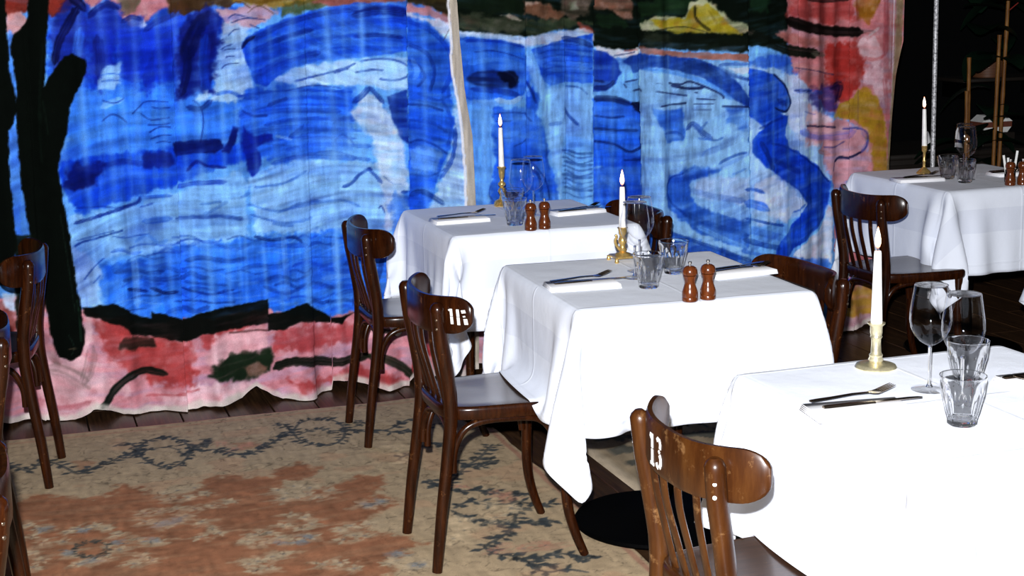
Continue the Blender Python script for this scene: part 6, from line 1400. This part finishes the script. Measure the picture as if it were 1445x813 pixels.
# 4: slim
stick('slim brass candlestick with domed foot on the far right table', (3.800, 5.790, TOP),
 [('f', .0002, 0), ('f', .032, 0), ('f', .033, .003), ('f', .026, .012), ('f', .014, .022), ('f', .007, .030), ('f', .0002, .032)]+
 [('s', .0002, .028), ('s', .0065, .030), ('s', .0060, .050), ('s', .0082, .056), ('s', .0060, .062), ('s', .0058, .092), ('s', .0110, .100), ('s', .0120, .118), ('s', .0145, .121), ('s', .0100, .1225), ('s', .0095, .112), ('s', .0002, .112)], M['brass'])
for (x, y, zb, h, tilt, l) in ((1.795, 2.905, .092, .170, 0, 'tall white burning candle on the nearest table'), (1.828, 5.660, .144, .160, -.01, 'white burning candle on the rearmost table against the blue curtain'),
        (1.795, 4.360, .095, .135, 0, 'white burning candle on the middle table beside the wine glasses'), (3.800, 5.790, .112, .170, -.03, 'white burning candle on the far right table against the dark room')):
    c = make_candle(h, .0128 if y < 3 else .0112); c.location = (x, y, TOP+zb+.0005); c.rotation_euler = (0, tilt, 0); tag(c, l, 'candle', 'burning candles')
# paper sticks in a small dark jar behind the far mills
jar = tag(MB().lathe([(.0002, 0), (.020, 0), (.022, .004), (.022, .055), (.0205, .055), (.0200, .006), (.0002, .006)], 20).build('jar', M['iron'], None, 40, (3.945, 5.385, TOP)), 'small black jar behind the mills on the far right table', 'jar')
for i, (dx, dy, a, h) in enumerate(((-.013, 0, -.16, .108), (.000, .008, -.05, .095), (.012, -.002, .13, .125))):
    o = MB().box((-.0045, -.0008, 0), (.0045, .0008, h)).build('paper_stick', M['paper'], None, 0, (3.945+dx, 5.385+dy, TOP+.007)); o.rotation_euler = (0, a, -.4)
    tag(o, ('left', 'short middle', 'right, tallest')[i]+' white paper stick standing in the black jar', 'stick', 'paper sticks in the jar')

# ------------------------------------------------------------------ dark room beyond
p = MB().tube([(4.38, 6.6, 0), (4.38, 6.6, ZC)], .0115, 14).build('pole', M['pole']); tag(p, 'slim speckled steel pole from floor to ceiling beside the curtain edge', 'pole')
sb = thing('sideboard', 'low blackened wood sideboard along the dark back wall', 'sideboard', (5.35, 7.78, 0))
MB().box((-.85, -.28, .06), (.85, .28, .59), .004).build('carcass', M['darkwood'], sb)
MB().box((-.88, -.31, .59), (.88, .30, .62), .004).build('top', M['darkwood'], sb)
for i in range(3):
    d = MB().box((-.83+i*.555, -.297, .09), (-.29+i*.555, -.281, .56), .003).build('door', M['darkwood'], sb)
    MB().lathe([(.0002, 0), (.012, .004), (.012, .014), (.0002, .018)], 12).build('knob', M['brass'], d, 50).location = (-.34+i*.555, -.312, .36)
def folded(x, y, rz, h, label, sx=1.0):
    mb = MB(); n = 10; v = []; f = []
    for k in range(n):
        a = -.9+1.8*k/(n-1); v += [(math.sin(a)*.045*sx, math.cos(a)*.02, 0), (math.sin(a)*.018*sx+.004, math.cos(a)*.006, h*(1-.25*abs(a)))]
    for k in range(n-1): f.append((2*k, 2*k+2, 2*k+3, 2*k+1))
    o = mb.add(v, f).build('standing_napkin', M['napkin'], None, 60, (x, y, .6205)); o.rotation_euler = (0, 0, rz)
    s_ = o.modifiers.new('thickness', 'SOLIDIFY'); s_.thickness = .003; tag(o, label, 'napkin', 'folded napkins on the sideboard')
folded(5.005, 7.60, 2.9, .115, 'left folded white napkin standing on the dark sideboard', .9)
folded(5.215, 7.62, 3.5, .125, 'right folded white napkin standing on the dark sideboard', 1.1)
cr = tag(MB().box((-.11, -.08, 0), (.11, .08, .075), .004).build('wooden_box', M['darkwood'], None, 30, (5.50, 7.70, .6205)), 'dark wooden box on the sideboard under the striped cloth', 'box')
st = thing('striped_cloth', 'folded white cloth with a brown stripe on the dark box at the right edge', 'cloth', (5.50, 7.70, .6965), .0)
for z0_, z1_, hw0, hw1, m_ in ((0, .030, .070, .100, M['paper']), (.030, .062, .100, .104, M['brownstripe']), (.062, .098, .104, .060, M['paper'])):
    a = [(-hw0, -.06), (hw0, -.06), (hw0, .06), (-hw0, .06)]; b_ = [(-hw1, -.055), (hw1, -.055), (hw1, .055), (-hw1, .055)]
    MB().add([(x, y, z0_) for x, y in a]+[(x, y, z1_) for x, y in b_], [(3, 2, 1, 0), (4, 5, 6, 7), (0, 1, 5, 4), (1, 2, 6, 5), (2, 3, 7, 6), (3, 0, 4, 7)]).build('stripe', m_, st, 0)
sh = thing('wall_shelf', 'dark shelf fixed to the back wall', 'shelf', (5.72, 7.94, 1.0))
MB().box((-.35, -.15, -.02), (.35, .16, 0), .002).build('board', M['darkwood'], sh)
for s_ in (-1, 1): MB().box((s_*.28-.01, -.10, -.12), (s_*.28+.01, .16, -.02)).build('bracket', M['iron'], sh, 0)
bk = MB().lathe([(.0002, 0), (.09, 0), (.11, .06), (.115, .11), (.105, .12), (.098, .06), (.08, .01), (.0002, .01)], 28).build('wicker_basket', M['wicker'], None, 50, (5.62, 7.92, 1.0005)); tag(bk, 'small brown wicker basket on the dark wall shelf', 'basket')
# tall plant with bamboo canes, standing on the floor behind the far table
pl = thing('potted_plant', 'tall dark leafed plant tied to bamboo canes in the dark background', 'plant', (5.06, 7.22, 0))
MB().lathe([(.0002, 0), (.13, 0), (.15, .02), (.18, .30), (.19, .32), (.175, .32), (.165, .29), (.0002, .27)], 28).build('pot', M['pot'], pl)
for a, b_ in (((-.055, 0, .28), (-.050, .02, .98)), ((-.015, .04, .28), (-.020, .05, 1.16)), ((.16, .02, .28), (.21, .03, 1.62)), ((.09, -.03, .28), (.12, -.02, 1.28))):
    A_, B2 = Vector(a), Vector(b_); P_ = []; R2 = []
    for k in range(25):
        P_.append(A_.lerp(B2, k/24)); R2.append(.0105 if k % 6 else .0125)
    MB().tube(P_, R2, 10).build('cane', M['cane'], pl)
lr = random.Random(21)
def leaf(base, yaw, L, Wd, droop, rise):
    v = []; f = []; n = 9
    for i in range(n):
        t = i/(n-1); r_ = L*t; z = rise*t-droop*t*t; w_ = Wd*math.sin(PI*min(1, t*.93+.05))**.8
        for s_ in (-1, 0, 1): v.append((base[0]+math.cos(yaw)*r_-math.sin(yaw)*w_*s_, base[1]+math.sin(yaw)*r_+math.cos(yaw)*w_*s_, base[2]+z+abs(s_)*w_*.25))
    for i in range(n-1):
        for k in range(2): f.append((i*3+k, i*3+3+k, i*3+4+k, i*3+1+k))
    return MB().add(v, f)
for k in range(26):
    z = lr.uniform(.55, 1.62); bx = -.03+.26*(z-.3)/1.4*(1 if k % 2 else .3); yaw = lr.uniform(0, 2*PI)
    leaf((bx, .02, z), yaw, lr.uniform(.20, .36), lr.uniform(.05, .10), lr.uniform(.05, .22), lr.uniform(.02, .16)).build('leaf', M['leaf'], pl, 80)
mb = MB()
for k in range(5):
    a = k*2*PI/5; mb.tube([(.36, .03, 1.50), (.36+.03*math.cos(a), .03+.03*math.sin(a), 1.52), (.36+.05*math.cos(a), .03+.05*math.sin(a), 1.505)], [.004, .012, .003], 6)
mb.tube([(.20, .03, 1.40), (.30, .03, 1.47), (.36, .03, 1.50)], .003, 6)
mb.build('flower', M['red'], pl)
for o in list(COL.objects):
    if o.get('label') == '': del o['label']
